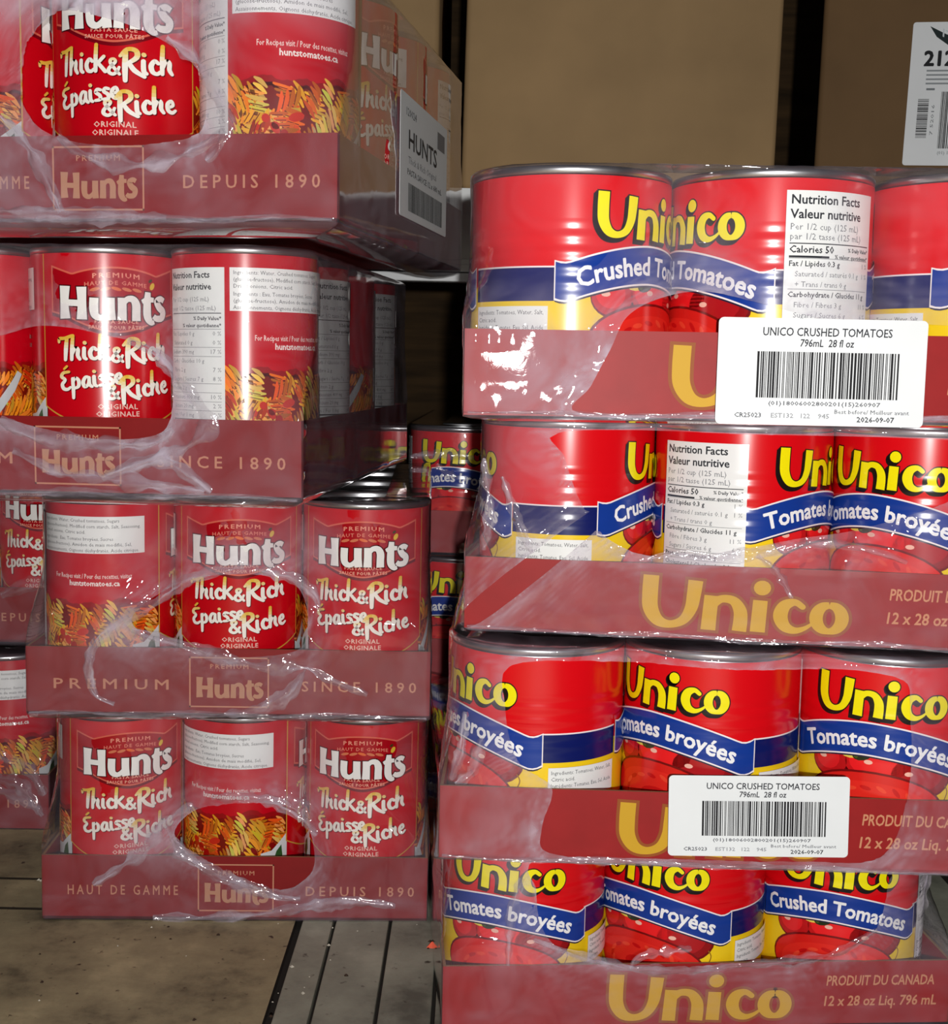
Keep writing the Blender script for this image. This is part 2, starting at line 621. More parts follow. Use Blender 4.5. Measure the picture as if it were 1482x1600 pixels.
G = {   # casual brush letters: list of strokes in letter units (x height 5, ascender 10), advance
    'T': ([[(0.2, 7.6, 1.2), (0.5, 9.0, 1.6), (2.6, 9.1, 1.5), (5.6, 10.0, 1.5)], [(3.6, 9.2, 1.6), (3.0, 5, 1.9), (2.5, 0.2, 1.5)]], 4.7),
    'h': ([[(1.3, 10, 1.5), (0.7, 5, 1.7), (0.3, 0.2, 1.5)], [(0.6, 2.2, 1.2), (1.9, 4.9, 1.5), (2.9, 4.2, 1.7), (2.7, 1.8, 1.7), (3.4, 0.2, 1.4)]], 4.3),
    'i': ([[(0.9, 4.7, 1.6), (0.7, 1.2, 1.7), (1.4, 0.2, 1.4)], [(1.2, 7.0, 1.6), (1.3, 6.8, 1.6)]], 2.2),
    'c': ([[(3.0, 3.9, 1.4), (2.0, 4.8, 1.5), (0.8, 3.0, 1.8), (1.1, 0.8, 1.7), (2.4, 0.2, 1.5), (3.4, 1.0, 1.2)]], 3.6),
    'k': ([[(1.2, 10, 1.5), (0.7, 5, 1.7), (0.4, 0.2, 1.6)], [(3.6, 5.4, 1.4), (0.9, 2.6, 1.5)], [(1.5, 3.0, 1.5), (3.8, -0.2, 1.6)]], 4.4),
    '&': ([[(4.4, -0.2, 1.3), (1.6, 4.2, 1.5), (1.5, 6.0, 1.4), (2.7, 6.3, 1.3), (3.1, 5.0, 1.4), (0.9, 2.6, 1.6), (0.6, 0.9, 1.6), (2.0, -0.1, 1.6), (3.5, 0.9, 1.4), (4.4, 2.8, 1.2)]], 4.5),
    'R': ([[(1.6, 8.0, 1.7), (1.0, 3, 1.9), (0.6, -2.0, 1.5)], [(0.0, 6.8, 1.2), (2.2, 9.0, 1.6), (4.6, 8.4, 1.8), (4.6, 6.0, 1.8), (1.6, 3.9, 1.4)], [(2.2, 4.2, 1.5), (3.6, 1.4, 1.8), (6.2, -0.9, 1.4)]], 5.5),
    'É': ([[(4.2, 8.0, 1.4), (1.7, 7.8, 1.6), (0.8, 6.2, 1.8), (2.2, 4.6, 1.5), (0.7, 2.8, 1.8), (1.0, 0.8, 1.8), (2.6, 0.2, 1.6), (4.0, 1.0, 1.2)], [(2.4, 9.6, 1.1), (3.7, 10.6, 1.2)]], 4.5),
    'p': ([[(0.9, 4.8, 1.5), (0.6, 0, 1.7), (0.2, -4.0, 1.4)], [(0.6, 2.4, 1.2), (1.9, 4.9, 1.5), (3.2, 3.6, 1.7), (2.8, 1.0, 1.6), (1.0, 0.3, 1.3)]], 4.2),
    'a': ([[(3.2, 4.4, 1.4), (1.9, 4.8, 1.5), (0.7, 2.6, 1.7), (1.1, 0.4, 1.6), (2.6, 1.6, 1.4), (3.2, 4.4, 1.4)], [(3.2, 4.4, 1.5), (3.0, 1.4, 1.6), (3.8, 0.2, 1.4)]], 4.2),
    's': ([[(2.7, 4.4, 1.4), (1.5, 4.8, 1.5), (0.9, 3.6, 1.6), (2.2, 2.2, 1.6), (2.2, 0.6, 1.6), (0.4, 0.4, 1.4)]], 3.0),
    'e': ([[(0.8, 2.2, 1.2), (2.7, 3.0, 1.4), (2.3, 4.7, 1.4), (0.9, 3.6, 1.7), (0.8, 1.2, 1.7), (2.1, 0.2, 1.6), (3.4, 1.0, 1.2)]], 3.6),
}


def script(P, word, x, y, k, rot, layer, width=None):
    total = sum(G[c][1] for c in word)
    kx = width / total if width else k
    ca, sa = math.cos(rot), math.sin(rot)

    def cfun(q):
        t = max(0.0, min(1.0, (q[1] - 4.4) / 5.0))
        t = round(t * 5) / 5
        return tuple(round(a + (b - a) * t) for a, b in zip((250, 246, 238), (236, 190, 70)))
    pen = 0.0
    for ch in word:
        for stk in G[ch][0]:
            sub = 4
            P.stroke([(a + 0.0, b, w * 0.9) for a, b, w in stk], None, layer, True, 0.0,
                     (lambda q, pen=pen: (x + ca * (q[0] + pen) * kx - sa * q[1] * k, y + sa * (q[0] + pen) * kx + ca * q[1] * k)), True, cfun, sub)
        pen += G[ch][1]


def small_lines(P, x0, x1, ys, size, col, layer, texts):
    for y, t in zip(ys, texts):
        P.text(t, x0, y, size, col, layer, res=1)


# ------------------------------------------------------------------ crushed-tomato label (mm; u along the girth, v up from can base)
UC = math.pi * (UD - 0.0008) * 1000
UR = (UD - 0.0008) / 2
URED, UBLUE, UNAVY, UYEL = (222, 10, 22), (22, 58, 150), (16, 26, 96), (246, 208, 30)
U_TOP = 113.5


def U_banner_top(s):      # s from panel centre, mm
    t = (s + 6) / 54.0
    v = U_TOP - 33 - 13.5 * min(1.15, abs(t)) ** 1.8
    if s > 44:
        v += 5.5 * min(1.0, (s - 44) / 9) ** 2
    if s < -48:
        v += 3.5 * min(1.0, (-48 - s) / 8) ** 2
    return v


def make_u_label():
    parts = {}
    L = Print()
    L.strip(0, UC, lambda u: 4.0, lambda u: U_TOP, URED, 0, 4)
    L.strip(0, UC, lambda u: 4.0, lambda u: U_TOP - 58, UYEL, 1, 4)
    L.strip(0, UC, lambda u: U_TOP - 60, lambda u: U_TOP - 43.2, (248, 235, 238), 2, 4)
    L.strip(0, UC, lambda u: U_TOP - 60, lambda u: U_TOP - 44, UNAVY, 3, 4)
    parts['label'] = L
    for k, cen in enumerate((0.0, 162.0)):
        ban, pic, brand, word = Print(), Print(), Print(), Print()
        # panel ground: red above, yellow below the waving ribbon
        ban.strip(cen - 56, cen + 53, lambda u: U_banner_top(u - cen) - 9, lambda u: U_TOP - 38, URED, 4, 40)
        ban.strip(cen - 56, cen + 53, lambda u: 4.0, lambda u: U_banner_top(u - cen) - 9, UYEL, 4, 40)
        # tomatoes
        for (x, y, rx, ry, c) in ((24, 52, 19, 13, (150, 14, 20)), (-27, 56, 12, 10.5, (196, 22, 26)), (3, 57, 21, 12.5, (206, 20, 24))):
            pic.disc(cen + x, y, rx, ry, (118, 10, 14), 5, 22)
            pic.disc(cen + x - 0.4, y + 0.5, rx - 0.9, ry - 0.8, c, 6, 22)
            pic.disc(cen + x - 1.5, y + 1.4, rx - 4.2, ry - 3.4, tuple(min(255, int(v * 1.14 + 8)) for v in c), 7, 20)
            pic.disc(cen + x - rx * 0.36, y + ry * 0.12, 2.4, 1.3, (248, 190, 172), 8, 10)
        pic.disc(cen - 15, 62.5, 6, 3.2, (238, 214, 90), 8.3, 12)
        pic.disc(cen - 8, 62, 5.5, 3.0, (40, 52, 26), 8.5, 12, 0.3)
        pic.disc(cen - 12, 62.0, 1.4, 2.6, (74, 92, 34), 8.7, 10, 0.5)
        # cut tomato in front
        pic.disc(cen - 1, 33, 39.5, 20.4, (120, 12, 14), 9, 36, -0.05)
        pic.disc(cen - 1, 32.6, 38.4, 19.6, (222, 34, 28), 10, 36, -0.05)
        pic.disc(cen - 1, 31, 33, 16.5, (232, 44, 34), 11, 34, -0.05)
        for j in range(18):
            an = j * 0.35
            pic.disc(cen - 1 + 24 * math.cos(an), 33 + 11 * math.sin(an), 3.2, 1.2, (204, 20, 22) if j % 2 else (242, 72, 48), 12 + (j % 3) * 0.2, 9, an + 1.2)
        pic.disc(cen - 2, 33, 11, 5, (206, 24, 24), 13, 16)
        pic.stroke([(cen + 38, 36, 0.7), (cen + 41, 43, 0.7), (cen + 36, 50, 0.7)], (150, 104, 26), 5)
        # ribbon
        top = lambda u: U_banner_top(u - cen)
        ban.strip(cen - 56, cen + 53, lambda u: top(u) - 19.2, lambda u: top(u), (40, 36, 60), 14, 44)
        ban.strip(cen - 56.4, cen + 53.4, lambda u: top(u) - 18.3, lambda u: top(u) + 0.9, (248, 238, 240), 15, 44)
        ban.strip(cen - 55.8, cen + 52.8, lambda u: top(u) - 17.4, lambda u: top(u), UBLUE, 16, 44)

        def bend(q, cen=cen):
            s = q[0] - cen
            sl = (U_banner_top(s + 0.8) - U_banner_top(s - 0.8)) / 1.6
            h = q[1]
            return (q[0] - sl * h * 0.75, U_banner_top(s) - 13.2 + h)
        word.text('Crushed Tomatoes' if k == 0 else 'Tomates broyées', cen - 1, 0, 12.6, (246, 246, 250), 17, 'C', 0.028, bend, 88 if k == 0 else 84)
        xf = lambda q, cen=cen: (cen - 36.5 + q[0], U_TOP - 29.5 + q[1])
        unico_logo(brand, xf)
        for nm, pp in (('ribbon', ban), ('tomato_picture', pic), ('brand_lettering', brand), ('product_lettering', word)):
            parts[f'{nm}#{k}'] = pp
    nf = Print()
    x0, x1, y1 = 57.0, 108.0, U_TOP - 6
    nf.rect(x0, 12, x1, y1, (240, 242, 243), 18)
    ink, gr = (52, 54, 60), (128, 130, 136)
    y = y1 - 6.3
    nf.text('Nutrition Facts', x0 + 2, y, 6.2, ink, 19, bold=0.02)
    nf.text('Valeur nutritive', x0 + 2, y - 6.8, 6.2, ink, 19, bold=0.02)
    nf.text('Per 1/2 cup (125 mL)', x0 + 2, y - 12.2, 4.4, gr, 19, res=1)
    nf.text('par 1/2 tasse (125 mL)', x0 + 2, y - 16.8, 4.4, gr, 19, res=1)
    nf.rect(x0 + 2, y - 18.9, x1 - 2, y - 18.4, ink, 19)
    nf.text('Calories 50', x0 + 2, y - 23, 4.8, ink, 19, bold=0.018, res=1)
    nf.text('% Daily Value*', x1 - 2, y - 22, 2.7, ink, 19, 'R', 0.02, res=1)
    nf.text('% valeur quotidienne*', x1 - 2, y - 25.4, 2.7, ink, 19, 'R', 0.02, res=1)
    nf.rect(x0 + 2, y - 25.4, x0 + 22, y - 24.4, ink, 19)
    yy = y - 29.4
    for t, b, pc in (('Fat / Lipides 0.3 g', 1, '1 %'), ('  Saturated / saturés 0.1 g', 0, '1 %'), ('  + Trans / trans 0 g', 0, ''), ('Carbohydrate / Glucides 11 g', 1, ''),
                     ('  Fibre / Fibres 3 g', 0, '11 %'), ('  Sugars / Sucres 6 g', 0, '6 %'), ('Protein / Protéines 2 g', 1, ''), ('Cholesterol / Cholestérol 0 mg', 1, ''),
                     ('Sodium 180 mg', 1, '8 %'), ('Potassium 650 mg', 0, '14 %'), ('Calcium 30 mg', 0, '2 %'), ('Iron / Fer 1.25 mg', 0, '7 %')):
        nf.text(t.strip(), x0 + 2 + (3 if t[0] == ' ' else 0), yy, 3.7, ink if b else gr, 19, bold=0.016 if b else 0, res=1)
        if pc:
            nf.text(pc, x1 - 2, yy, 3.5, gr, 19, 'R', res=1)
        if b:
            nf.rect(x0 + 2, yy + 3.6, x1 - 2, yy + 3.9, (150, 152, 156), 19)
        if t.startswith('Sodium'):
            nf.rect(x0 + 2, yy - 1.9, x1 - 2, yy - 0.9, ink, 19)
        yy -= 4.9
    parts['nutrition_panel'] = nf
    ig = Print()
    ig.rect(218.5, U_TOP - 79.5, 262, U_TOP - 62.5, (238, 240, 240), 18)
    for j, t in enumerate(('Ingredients: Tomatoes, Water, Salt,', 'Citric acid.', 'Ingrédients: Tomates, Eau, Sel, Acide', 'citrique.')):
        ig.text(t, 220, U_TOP - 66.5 - j * 3.7, 3.2, (84, 86, 92), 19, res=1, width=40 if j % 2 == 0 else None)
    parts['ingredients_panel'] = ig
    return {k: p.mesh('tomato_' + k, M_UL, circ=UC, nseg=NSEG, radius=UR) for k, p in parts.items()}


# ------------------------------------------------------------------ pasta-sauce label
HC = math.pi * (HD - 0.0008) * 1000
HR = (HD - 0.0008) / 2
HRED = (200, 4, 28)
H_TOP = 141.0


def make_h_label():
    parts = {}
    L = Print()
    L.strip(0, HC, lambda u: 4, lambda u: H_TOP, HRED, 0, 4)
    parts['label'] = L
    # pasta picture all round
    pic = Print()
    rp = random.Random(3)
    edge = lambda u: H_TOP - 70 + 5 * noise.noise(Vector((u * 0.06, 3.1, 0))) + 2.5 * noise.noise(Vector((u * 0.25, 7.7, 0)))
    pic.strip(45, HC - 45, lambda u: 4, edge, (126, 22, 10), 1, 90)
    pic.strip(45, HC - 45, lambda u: edge(u) - 2, lambda u: edge(u) + 3.5, (158, 10, 18), 1, 90)
    cols = [(255, 172, 44), (250, 146, 36), (232, 112, 24), (255, 202, 96), (220, 96, 26), (252, 182, 66), (196, 60, 18)]
    for g in range(120):
        u = 46 + (HC - 92) * rp.random()
        v = H_TOP - 71 - 40 * rp.random()
        ang = rp.choice((0.25, -0.3, 1.0, -1.1, 1.4)) + rp.uniform(-0.3, 0.3)
        nn = rp.randint(4, 7)
        c0 = rp.choice(cols)
        ln, gap = rp.uniform(8, 12), rp.uniform(2.7, 3.4)
        for j in range(nn):
            q = (j - nn / 2) * gap
            cx, cy = u + q * math.cos(ang), v + q * math.sin(ang)
            if cx < 49 or cx > HC - 49 or cy > H_TOP - 66:
                continue
            pa = ang + math.pi / 2 - 0.55
            dx, dy = math.cos(pa) * ln / 2, math.sin(pa) * ln / 2
            c = tuple(max(0, min(255, int(k * rp.uniform(0.78, 1.08)))) for k in c0)
            lay = 2 + (g % 6)
            pic.stroke([(cx - dx, cy - dy, 1.2), (cx + dx * 0.1 + dy * 0.12, cy + dy * 0.1 - dx * 0.12, 2.6), (cx + dx, cy + dy, 1.1)], c, lay, True, 0, None, True, None, 3)
            pic.stroke([(cx - dx * 0.6 - 0.9, cy - dy * 0.6 - 0.9, 0.5), (cx + dx * 0.6 - 0.9, cy + dy * 0.6 - 0.9, 0.5)], (112, 34, 10), lay, False)
    # sauce
    for g in range(26):
        pic.disc(50 + (HC - 100) * rp.random(), H_TOP - 76 - 46 * rp.random(), rp.uniform(2, 4.5), rp.uniform(1.5, 3), rp.choice([(172, 20, 12), (134, 10, 10), (206, 44, 22)]), 8, 9, rp.random() * 3)
    # white bowl beside the front panel, green leaf, fork
    pic.ngon([(HC - 45, H_TOP - 84), (HC - 52, H_TOP - 90), (HC - 58, H_TOP - 95), (HC - 66, H_TOP - 96), (HC - 66, 4), (HC - 45, 4)], (222, 228, 230), 9)
    pic.ngon([(HC - 52, H_TOP - 108), (HC - 57, H_TOP - 104), (HC - 54, H_TOP - 96), (HC - 50, H_TOP - 92), (HC - 49, H_TOP - 100)], (52, 92, 44), 10)
    pic.ngon([(45, H_TOP - 100), (52, H_TOP - 92), (64, H_TOP - 76), (68, H_TOP - 70), (71, H_TOP - 72), (66, H_TOP - 82), (54, H_TOP - 98), (45, H_TOP - 110)], (200, 206, 212), 9)
    pic.ngon([(45, H_TOP - 96), (53, H_TOP - 100), (60, H_TOP - 112), (62, 4), (45, 4)], (214, 220, 224), 9)
    parts['pasta_picture'] = pic
    fr = Print()
    gold = (214, 160, 62)
    # front panel with golden border
    bot = lambda u: 38.0 + 0.0058 * u * u * 1.1
    fr.strip(-46, 46, lambda u: bot(u) - 1.0, lambda u: H_TOP - 0.4, gold, 11, 36)
    fr.strip(-45.1, 45.1, lambda u: bot(u), lambda u: H_TOP - 0.4, (200, 3, 22), 12, 36)
    # brand shield
    tp = lambda u, g=0.0: H_TOP - 9.5 - (4.2 * (abs(u) / 25) ** 2 if abs(u) < 25 else 4.2 - (abs(u) - 25) * 0.34) + 1.8 + g
    bt = lambda u, g=0.0: H_TOP - 46.5 + (9.0 * (abs(u) / 28) ** 1.7 if abs(u) < 28 else 9.0 + (abs(u) - 28) * 0.25) - g
    fr.strip(-38.8, 38.8, lambda u: bt(u) - 2.0, lambda u: tp(u), (120, 4, 20), 13, 50)
    fr.strip(-38.8, 38.8, lambda u: bt(u), lambda u: tp(u), (222, 104, 84), 14, 50)
    fr.strip(-37.8, 37.8, lambda u: bt(u, -1.1), lambda u: tp(u, -1.1), (172, 6, 24), 15, 50)
    parts['front_panel'] = fr
    br = Print()
    arc = lambda r: (lambda q: (q[0], q[1] - q[0] * q[0] * r))
    br.text('PREMIUM', 0, H_TOP - 14.0, 4.0, (236, 150, 130), 16, 'C', 0.02, arc(0.004), 27, 1.3, res=1)
    br.text('HAUT DE GAMME', 0, H_TOP - 18.3, 3.4, (226, 130, 112), 16, 'C', 0.02, arc(0.004), 36, 1.2, res=1)
    for a in (-12, -6, 0, 6, 12):
        br.disc(a, H_TOP - 20.6 - abs(a) * 0.05, 3.0, 1.0, (216, 120, 84) if a else (230, 110, 60), 16, 10, 0.25 * (1 if a < 0 else -1))
    xf = lambda q: (-32.5 + q[0] * 1.0, H_TOP - 38.5 + q[1] * 0.98)
    hunts(br, xf, (74, 4, 14), 16, 0.7)
    hunts(br, xf, (246, 244, 242), 17)
    br.disc(21.8, H_TOP - 18.4, 1.5, 2.4, (226, 186, 60), 18, 10, -0.5)
    br.disc(20.6, H_TOP - 15.2, 1.5, 0.9, (70, 60, 26), 18, 8, 0.6)
    br.text('PASTA SAUCE', 0, H_TOP - 41.0, 2.9, (240, 170, 150), 16, 'C', 0.025, arc(-0.0015), 25, 1.15, res=1)
    br.text('SAUCE POUR PÂTES', 0, H_TOP - 44.4, 2.9, (240, 170, 150), 16, 'C', 0.025, arc(-0.0015), 32, 1.15, res=1)
    parts['brand_lettering'] = br
    sc = Print()
    for dx, dy, dk in ((0.55, -0.55, 1), (0, 0, 0)):
        P = Print()
        script(P, 'Thick', -34 + dx, H_TOP - 63.2 + dy, 1.42, 0.05, 14, 30.5)
        script(P, '&', -3.4 + dx, H_TOP - 63.4 + dy, 1.25, 0.04, 14, 6.6)
        script(P, 'Rich', 4.6 + dx, H_TOP - 63.8 + dy, 1.50, 0.10, 14, 28.5)
        script(P, 'Épaisse', -33 + dx, H_TOP - 81.0 + dy, 1.30, 0.13, 14, 37)
        script(P, '&', -6.5 + dx, H_TOP - 85.6 + dy, 1.25, 0.08, 14, 7.2)
        script(P, 'Riche', 2 + dx, H_TOP - 85.6 + dy, 1.40, 0.13, 14, 32)
        if dk:
            P.p = [(p, (104, 2, 14), 13) for p, c, l in P.p]
        sc.p += P.p
    sc.text('ORIGINAL', 0, H_TOP - 91.6, 4.3, (240, 196, 184), 14, 'C', 0.02, None, 23, 1.1, res=1)
    sc.text('ORIGINALE', 0, H_TOP - 96.0, 4.3, (240, 196, 184), 14, 'C', 0.02, None, 25, 1.1, res=1)
    parts['product_lettering'] = sc
    nf = Print()
    ink, gr = (70, 72, 78), (136, 138, 144)
    nf.rect(98, 16, 142, H_TOP - 8, (236, 239, 240), 11)
    y = H_TOP - 14
    for t, s in (('Nutrition Facts', 5.4), ('Valeur nutritive', 5.4), ('Per 1/2 cup (125 mL)', 3.8), ('pour 1/2 tasse (125 mL)', 3.8)):
        nf.text(t, 100, y, s, ink if s > 5 else gr, 12, bold=0.02 if s > 5 else 0, res=1)
        y -= s + 1.4
    nf.rect(100, y + 3.3, 140, y + 3.8, ink, 12)
    nf.text('% Daily Value*', 140, y - 0.5, 3.1, ink, 12, 'R', 0.02, res=1)
    nf.text('% valeur quotidienne*', 140, y - 4.6, 3.1, ink, 12, 'R', 0.02, res=1)
    y -= 9.5
    for t, pc in (('Fat / Lipides 0 g', '0 %'), ('  Saturated 0 g', '0 %'), ('Sodium 390 mg', '17 %'), ('Carb / Glucides 10 g', ''), ('  Fibre 2 g', '7 %'), ('  Sugars / Sucres 7 g', '8 %'), ('Protein 2 g', ''), ('Potassium 400 mg', '10 %'), ('Calcium 20 mg', '2 %'), ('Iron / Fer 1 mg', '6 %')):
        nf.text(t.strip(), 100 + (2 if t[0] == ' ' else 0), y, 3.5, gr, 12, res=1)
        if pc:
            nf.text(pc, 140, y, 3.7, gr, 12, 'R', res=1)
        if t[0] != ' ':
            nf.rect(100, y + 3.6, 140, y + 3.9, (150, 152, 156), 12)
        y -= 5.3
    nf.rect(100, y + 3.2, 140, y + 4.1, ink, 12)
    nf.rect(86, 50, 91.5, H_TOP - 66, (236, 238, 240), 11)
    for j in range(7):
        nf.text('0%o8'[j % 4] + '12%', 87, H_TOP - 71 - j * 3.4, 2.6, (70, 70, 76), 12, res=1)
    parts['nutrition_panel'] = nf
    ig = Print()
    ig.rect(145, H_TOP - 33, 222, H_TOP - 8, (240, 242, 243), 11)
    for j, t in enumerate(('Ingredients: Water, Crushed tomatoes, Sugars', '(glucose-fructose), Modified corn starch, Salt, Seasoning,', 'Dried onions, Citric acid.',
                           'Ingrédients : Eau, Tomates broyées, Sucres', '(glucose-fructose), Amidon de maïs modifié, Sel,', 'Assaisonnements, Oignons déshydratés, Acide citrique.')):
        ig.text(t, 147, H_TOP - 11.9 - j * 3.9 - (0.6 if j > 2 else 0), 3.3, (100, 102, 108), 12, res=1, width=(58, 72, 36, 54, 66, 71)[j])
    ig.text('For Recipes visit / Pour des recettes, visitez', 186, H_TOP - 50, 4.6, (250, 226, 222), 11, 'C', 0.012, None, 54, res=1)
    ig.text('huntstomatoes.ca', 188, H_TOP - 55, 5.2, (252, 238, 236), 11, 'C', 0.03, None, 34, res=1)
    parts['ingredients_panel'] = ig
    return {k: p.mesh('sauce_' + k, M_HL, circ=HC, nseg=NSEG, radius=HR) for k, p in parts.items()}


def tin_parts(D, H):
    R = (D - 0.0008) / 2
    b = MB()
    b.lathe([(R - 0.002, 0.0006), (R - 0.0004, 0.0), (R + 0.0002, 0.0012), (R + 0.0002, 0.003), (R - 0.0008, 0.0042), (R - 0.0008, 0.006), (R - 0.0008, H - 0.0055), (R - 0.0012, H - 0.004)], NSEG, cap_first=True)
    body = b.obj('can_body', M_TIN, None, True)
    r = MB()
    prof = [(R - 0.0012, H - 0.0045), (R - 0.0003, H - 0.0036), (R + 0.0002, H - 0.0022), (R + 0.0001, H - 0.0007), (R - 0.0006, H), (R - 0.0015, H - 0.0005), (R - 0.0018, H - 0.0022), (R - 0.002, H - 0.0045)]
    r.lathe(prof, NSEG)
    rim = r.obj('rim', M_TIN, None, True)
    l = MB()
    l.lathe([(R - 0.002, H - 0.0042), (R - 0.0035, H - 0.0047), (R - 0.006, H - 0.0042), (R - 0.0085, H - 0.0048), (R * 0.62, H - 0.0046), (R * 0.60, H - 0.0040), (R * 0.56, H - 0.0046), (R * 0.2, H - 0.0044), (0.001, H - 0.0044)], NSEG, cap_last=True)
    lid = l.obj('lid', M_LID, None, True)
    out = {}
    for o in (body, rim, lid):
        out[o.name.split('.')[0]] = o.data
        C.objects.unlink(o)
        bpy.data.objects.remove(o)
    return out


U_MESH = {**tin_parts(UD, UH), **make_u_label()}
H_MESH = {**tin_parts(HD, HH), **make_h_label()}


def place_can(kind, M, cx, cy, u0, label, group, zoff=0.002):
    meshes, R = (U_MESH, UR) if kind == 'U' else (H_MESH, HR)
    W_ = M @ Vector((cx, cy, zoff))
    tv = math.atan2(-W_.y, -W_.x)
    yaw = M.to_euler('ZXY').z
    phi = tv + math.pi / 2 - (u0 * 0.001) / R - yaw
    mt = M @ Matrix.Translation((cx, cy, zoff)) @ Matrix.Rotation(phi, 4, 'Z')
    root = empty('tomato_can' if kind == 'U' else 'pasta_sauce_can', mt)
    tag(root, label, 'can', group)
    lab = None
    for k in ('can_body', 'rim', 'lid', 'label'):
        o = bpy.data.objects.new(k, meshes[k])
        C.objects.link(o)
        o.parent = root
        if k == 'label':
            lab = o
    for k in meshes:
        if k in ('can_body', 'rim', 'lid', 'label'):
            continue
        o = bpy.data.objects.new(k.split('#')[0], meshes[k])
        C.objects.link(o)
        o.parent = lab
    return root


# ------------------------------------------------------------------ trays
def u_tray_print():
    P = Print()
    xf = lambda q: (-56 + q[0] * 1.52, 5.5 + q[1] * 1.35)
    unico(P, xf, (150, 78, 28), 0, 1.2)
    unico(P, xf, (206, 160, 36), 1)
    P.text('PRODUIT DU CANADA', 112, 26.5, 9.0, (206, 140, 104), 1, 'C', 0.02, None, 68, shear=0.12)
    P.text('12 x 28 oz Liq. 796 mL', 112, 13.5, 9.0, (206, 140, 104), 1, 'C', 0.02, None, 72, shear=0.12)
    return P.mesh('tray_lettering', M_PR)


def h_tray_print(left, rt):
    P = Print()
    ink = (196, 132, 104)
    for x, t in ((-80, left), (88, rt)):
        P.text(t, x, 18, 10.0, ink, 1, 'C', 0.012, None, 78, 1.5)
    # boxed brand mark
    for a in ((-27, 6, 27, 7), (-27, 40, 27, 41), (-27, 6, -26, 41), (26, 6, 27, 41)):
        P.rect(*a, ink, 0)
    hunts(P, lambda q: (-22 + q[0] * 0.7, 13 + q[1] * 0.72), (188, 134, 104), 1)
    P.text('PREMIUM', 0, 33, 4.5, ink, 1, 'C', 0.012, None, 26, 1.3, res=1)
    return P.mesh('tray_lettering', M_PR)


TP_U = u_tray_print()
TP_H = {'A': h_tray_print('HAUT DE GAMME', 'DEPUIS 1890'), 'B': h_tray_print('PREMIUM', 'SINCE 1890')}
_tray_cache = {}


def tray(kind, M, label, pr=None, group=None, name='cardboard_tray'):
    D, th = (UD, UTH) if kind == 'U' else (HD, HTH)
    W, Dp, t = 3 * D + 0.004, ROWS * D + 0.004, 0.0018
    red = M_UTRAY if kind == 'U' else M_HTRAY
    root = empty(name, M)
    tag(root, label, 'tray', group)
    if kind not in _tray_cache:
        d = {}
        for nm, bx in (('bottom_panel', (-W / 2, W / 2, 0, Dp, 0, 0.0018)), ('front_panel', (-W / 2, W / 2, 0, t, 0.0, th)), ('back_panel', (-W / 2, W / 2, Dp - t, Dp, 0.0, th)),
                       ('left_panel', (-W / 2, -W / 2 + t, t, Dp - t, 0.0, th)), ('right_panel', (W / 2 - t, W / 2, t, Dp - t, 0.0, th))):
            b = MB()
            b.box(*bx, 0, top=1 if nm != 'bottom_panel' else 0)
            o = b.obj(nm, [red, M_KRAFT])
            if nm == 'front_panel':
                # folded double edge at the corners and perforation ticks along the lower crease
                pass
            d[nm] = o.data
            C.objects.unlink(o)
            bpy.data.objects.remove(o)
        _tray_cache[kind] = d
    front = None
    for nm, me in _tray_cache[kind].items():
        o = bpy.data.objects.new(nm.replace('left_', 'side_').replace('right_', 'side_'), me)
        C.objects.link(o)
        o.parent = root
        if nm == 'front_panel':
            front = o
    if pr is not None:
        o = bpy.data.objects.new('lettering', pr)
        C.objects.link(o)
        o.parent = front
    return root


# ------------------------------------------------------------------ shrink film
def poly_dist(p, poly):
    """signed distance (negative inside) and nearest point"""
    best, bp, inside = 1e9, None, False
    n = len(poly)
    x, y = p
    for i in range(n):
        ax, ay = poly[i]
        bx, by = poly[(i + 1) % n]
        dx, dy = bx - ax, by - ay
        t = max(0, min(1, ((x - ax) * dx + (y - ay) * dy) / (dx * dx + dy * dy + 1e-12)))
        qx, qy = ax + t * dx, ay + t * dy
        d = math.hypot(x - qx, y - qy)
        if d < best:
            best, bp = d, (qx, qy)
        if (ay > y) != (by > y) and x < (bx - ax) * (y - ay) / (by - ay) + ax:
            inside = not inside
    return (-best if inside else best), bp


def smooth_poly(pts, sub=6):
    n = len(pts)
    out = []
    for i in range(n):
        p0, p1, p2, p3 = pts[i - 1], pts[i], pts[(i + 1) % n], pts[(i + 2) % n]
        for k in range(sub):
            t = k / sub
            out.append(tuple(0.5 * (2 * b + (c - a) * t + (2 * a - 5 * b + 4 * c - d) * t * t + (3 * b - a - 3 * c + d) * t ** 3) for a, b, c, d in zip(p0, p1, p2, p3)))
    return out


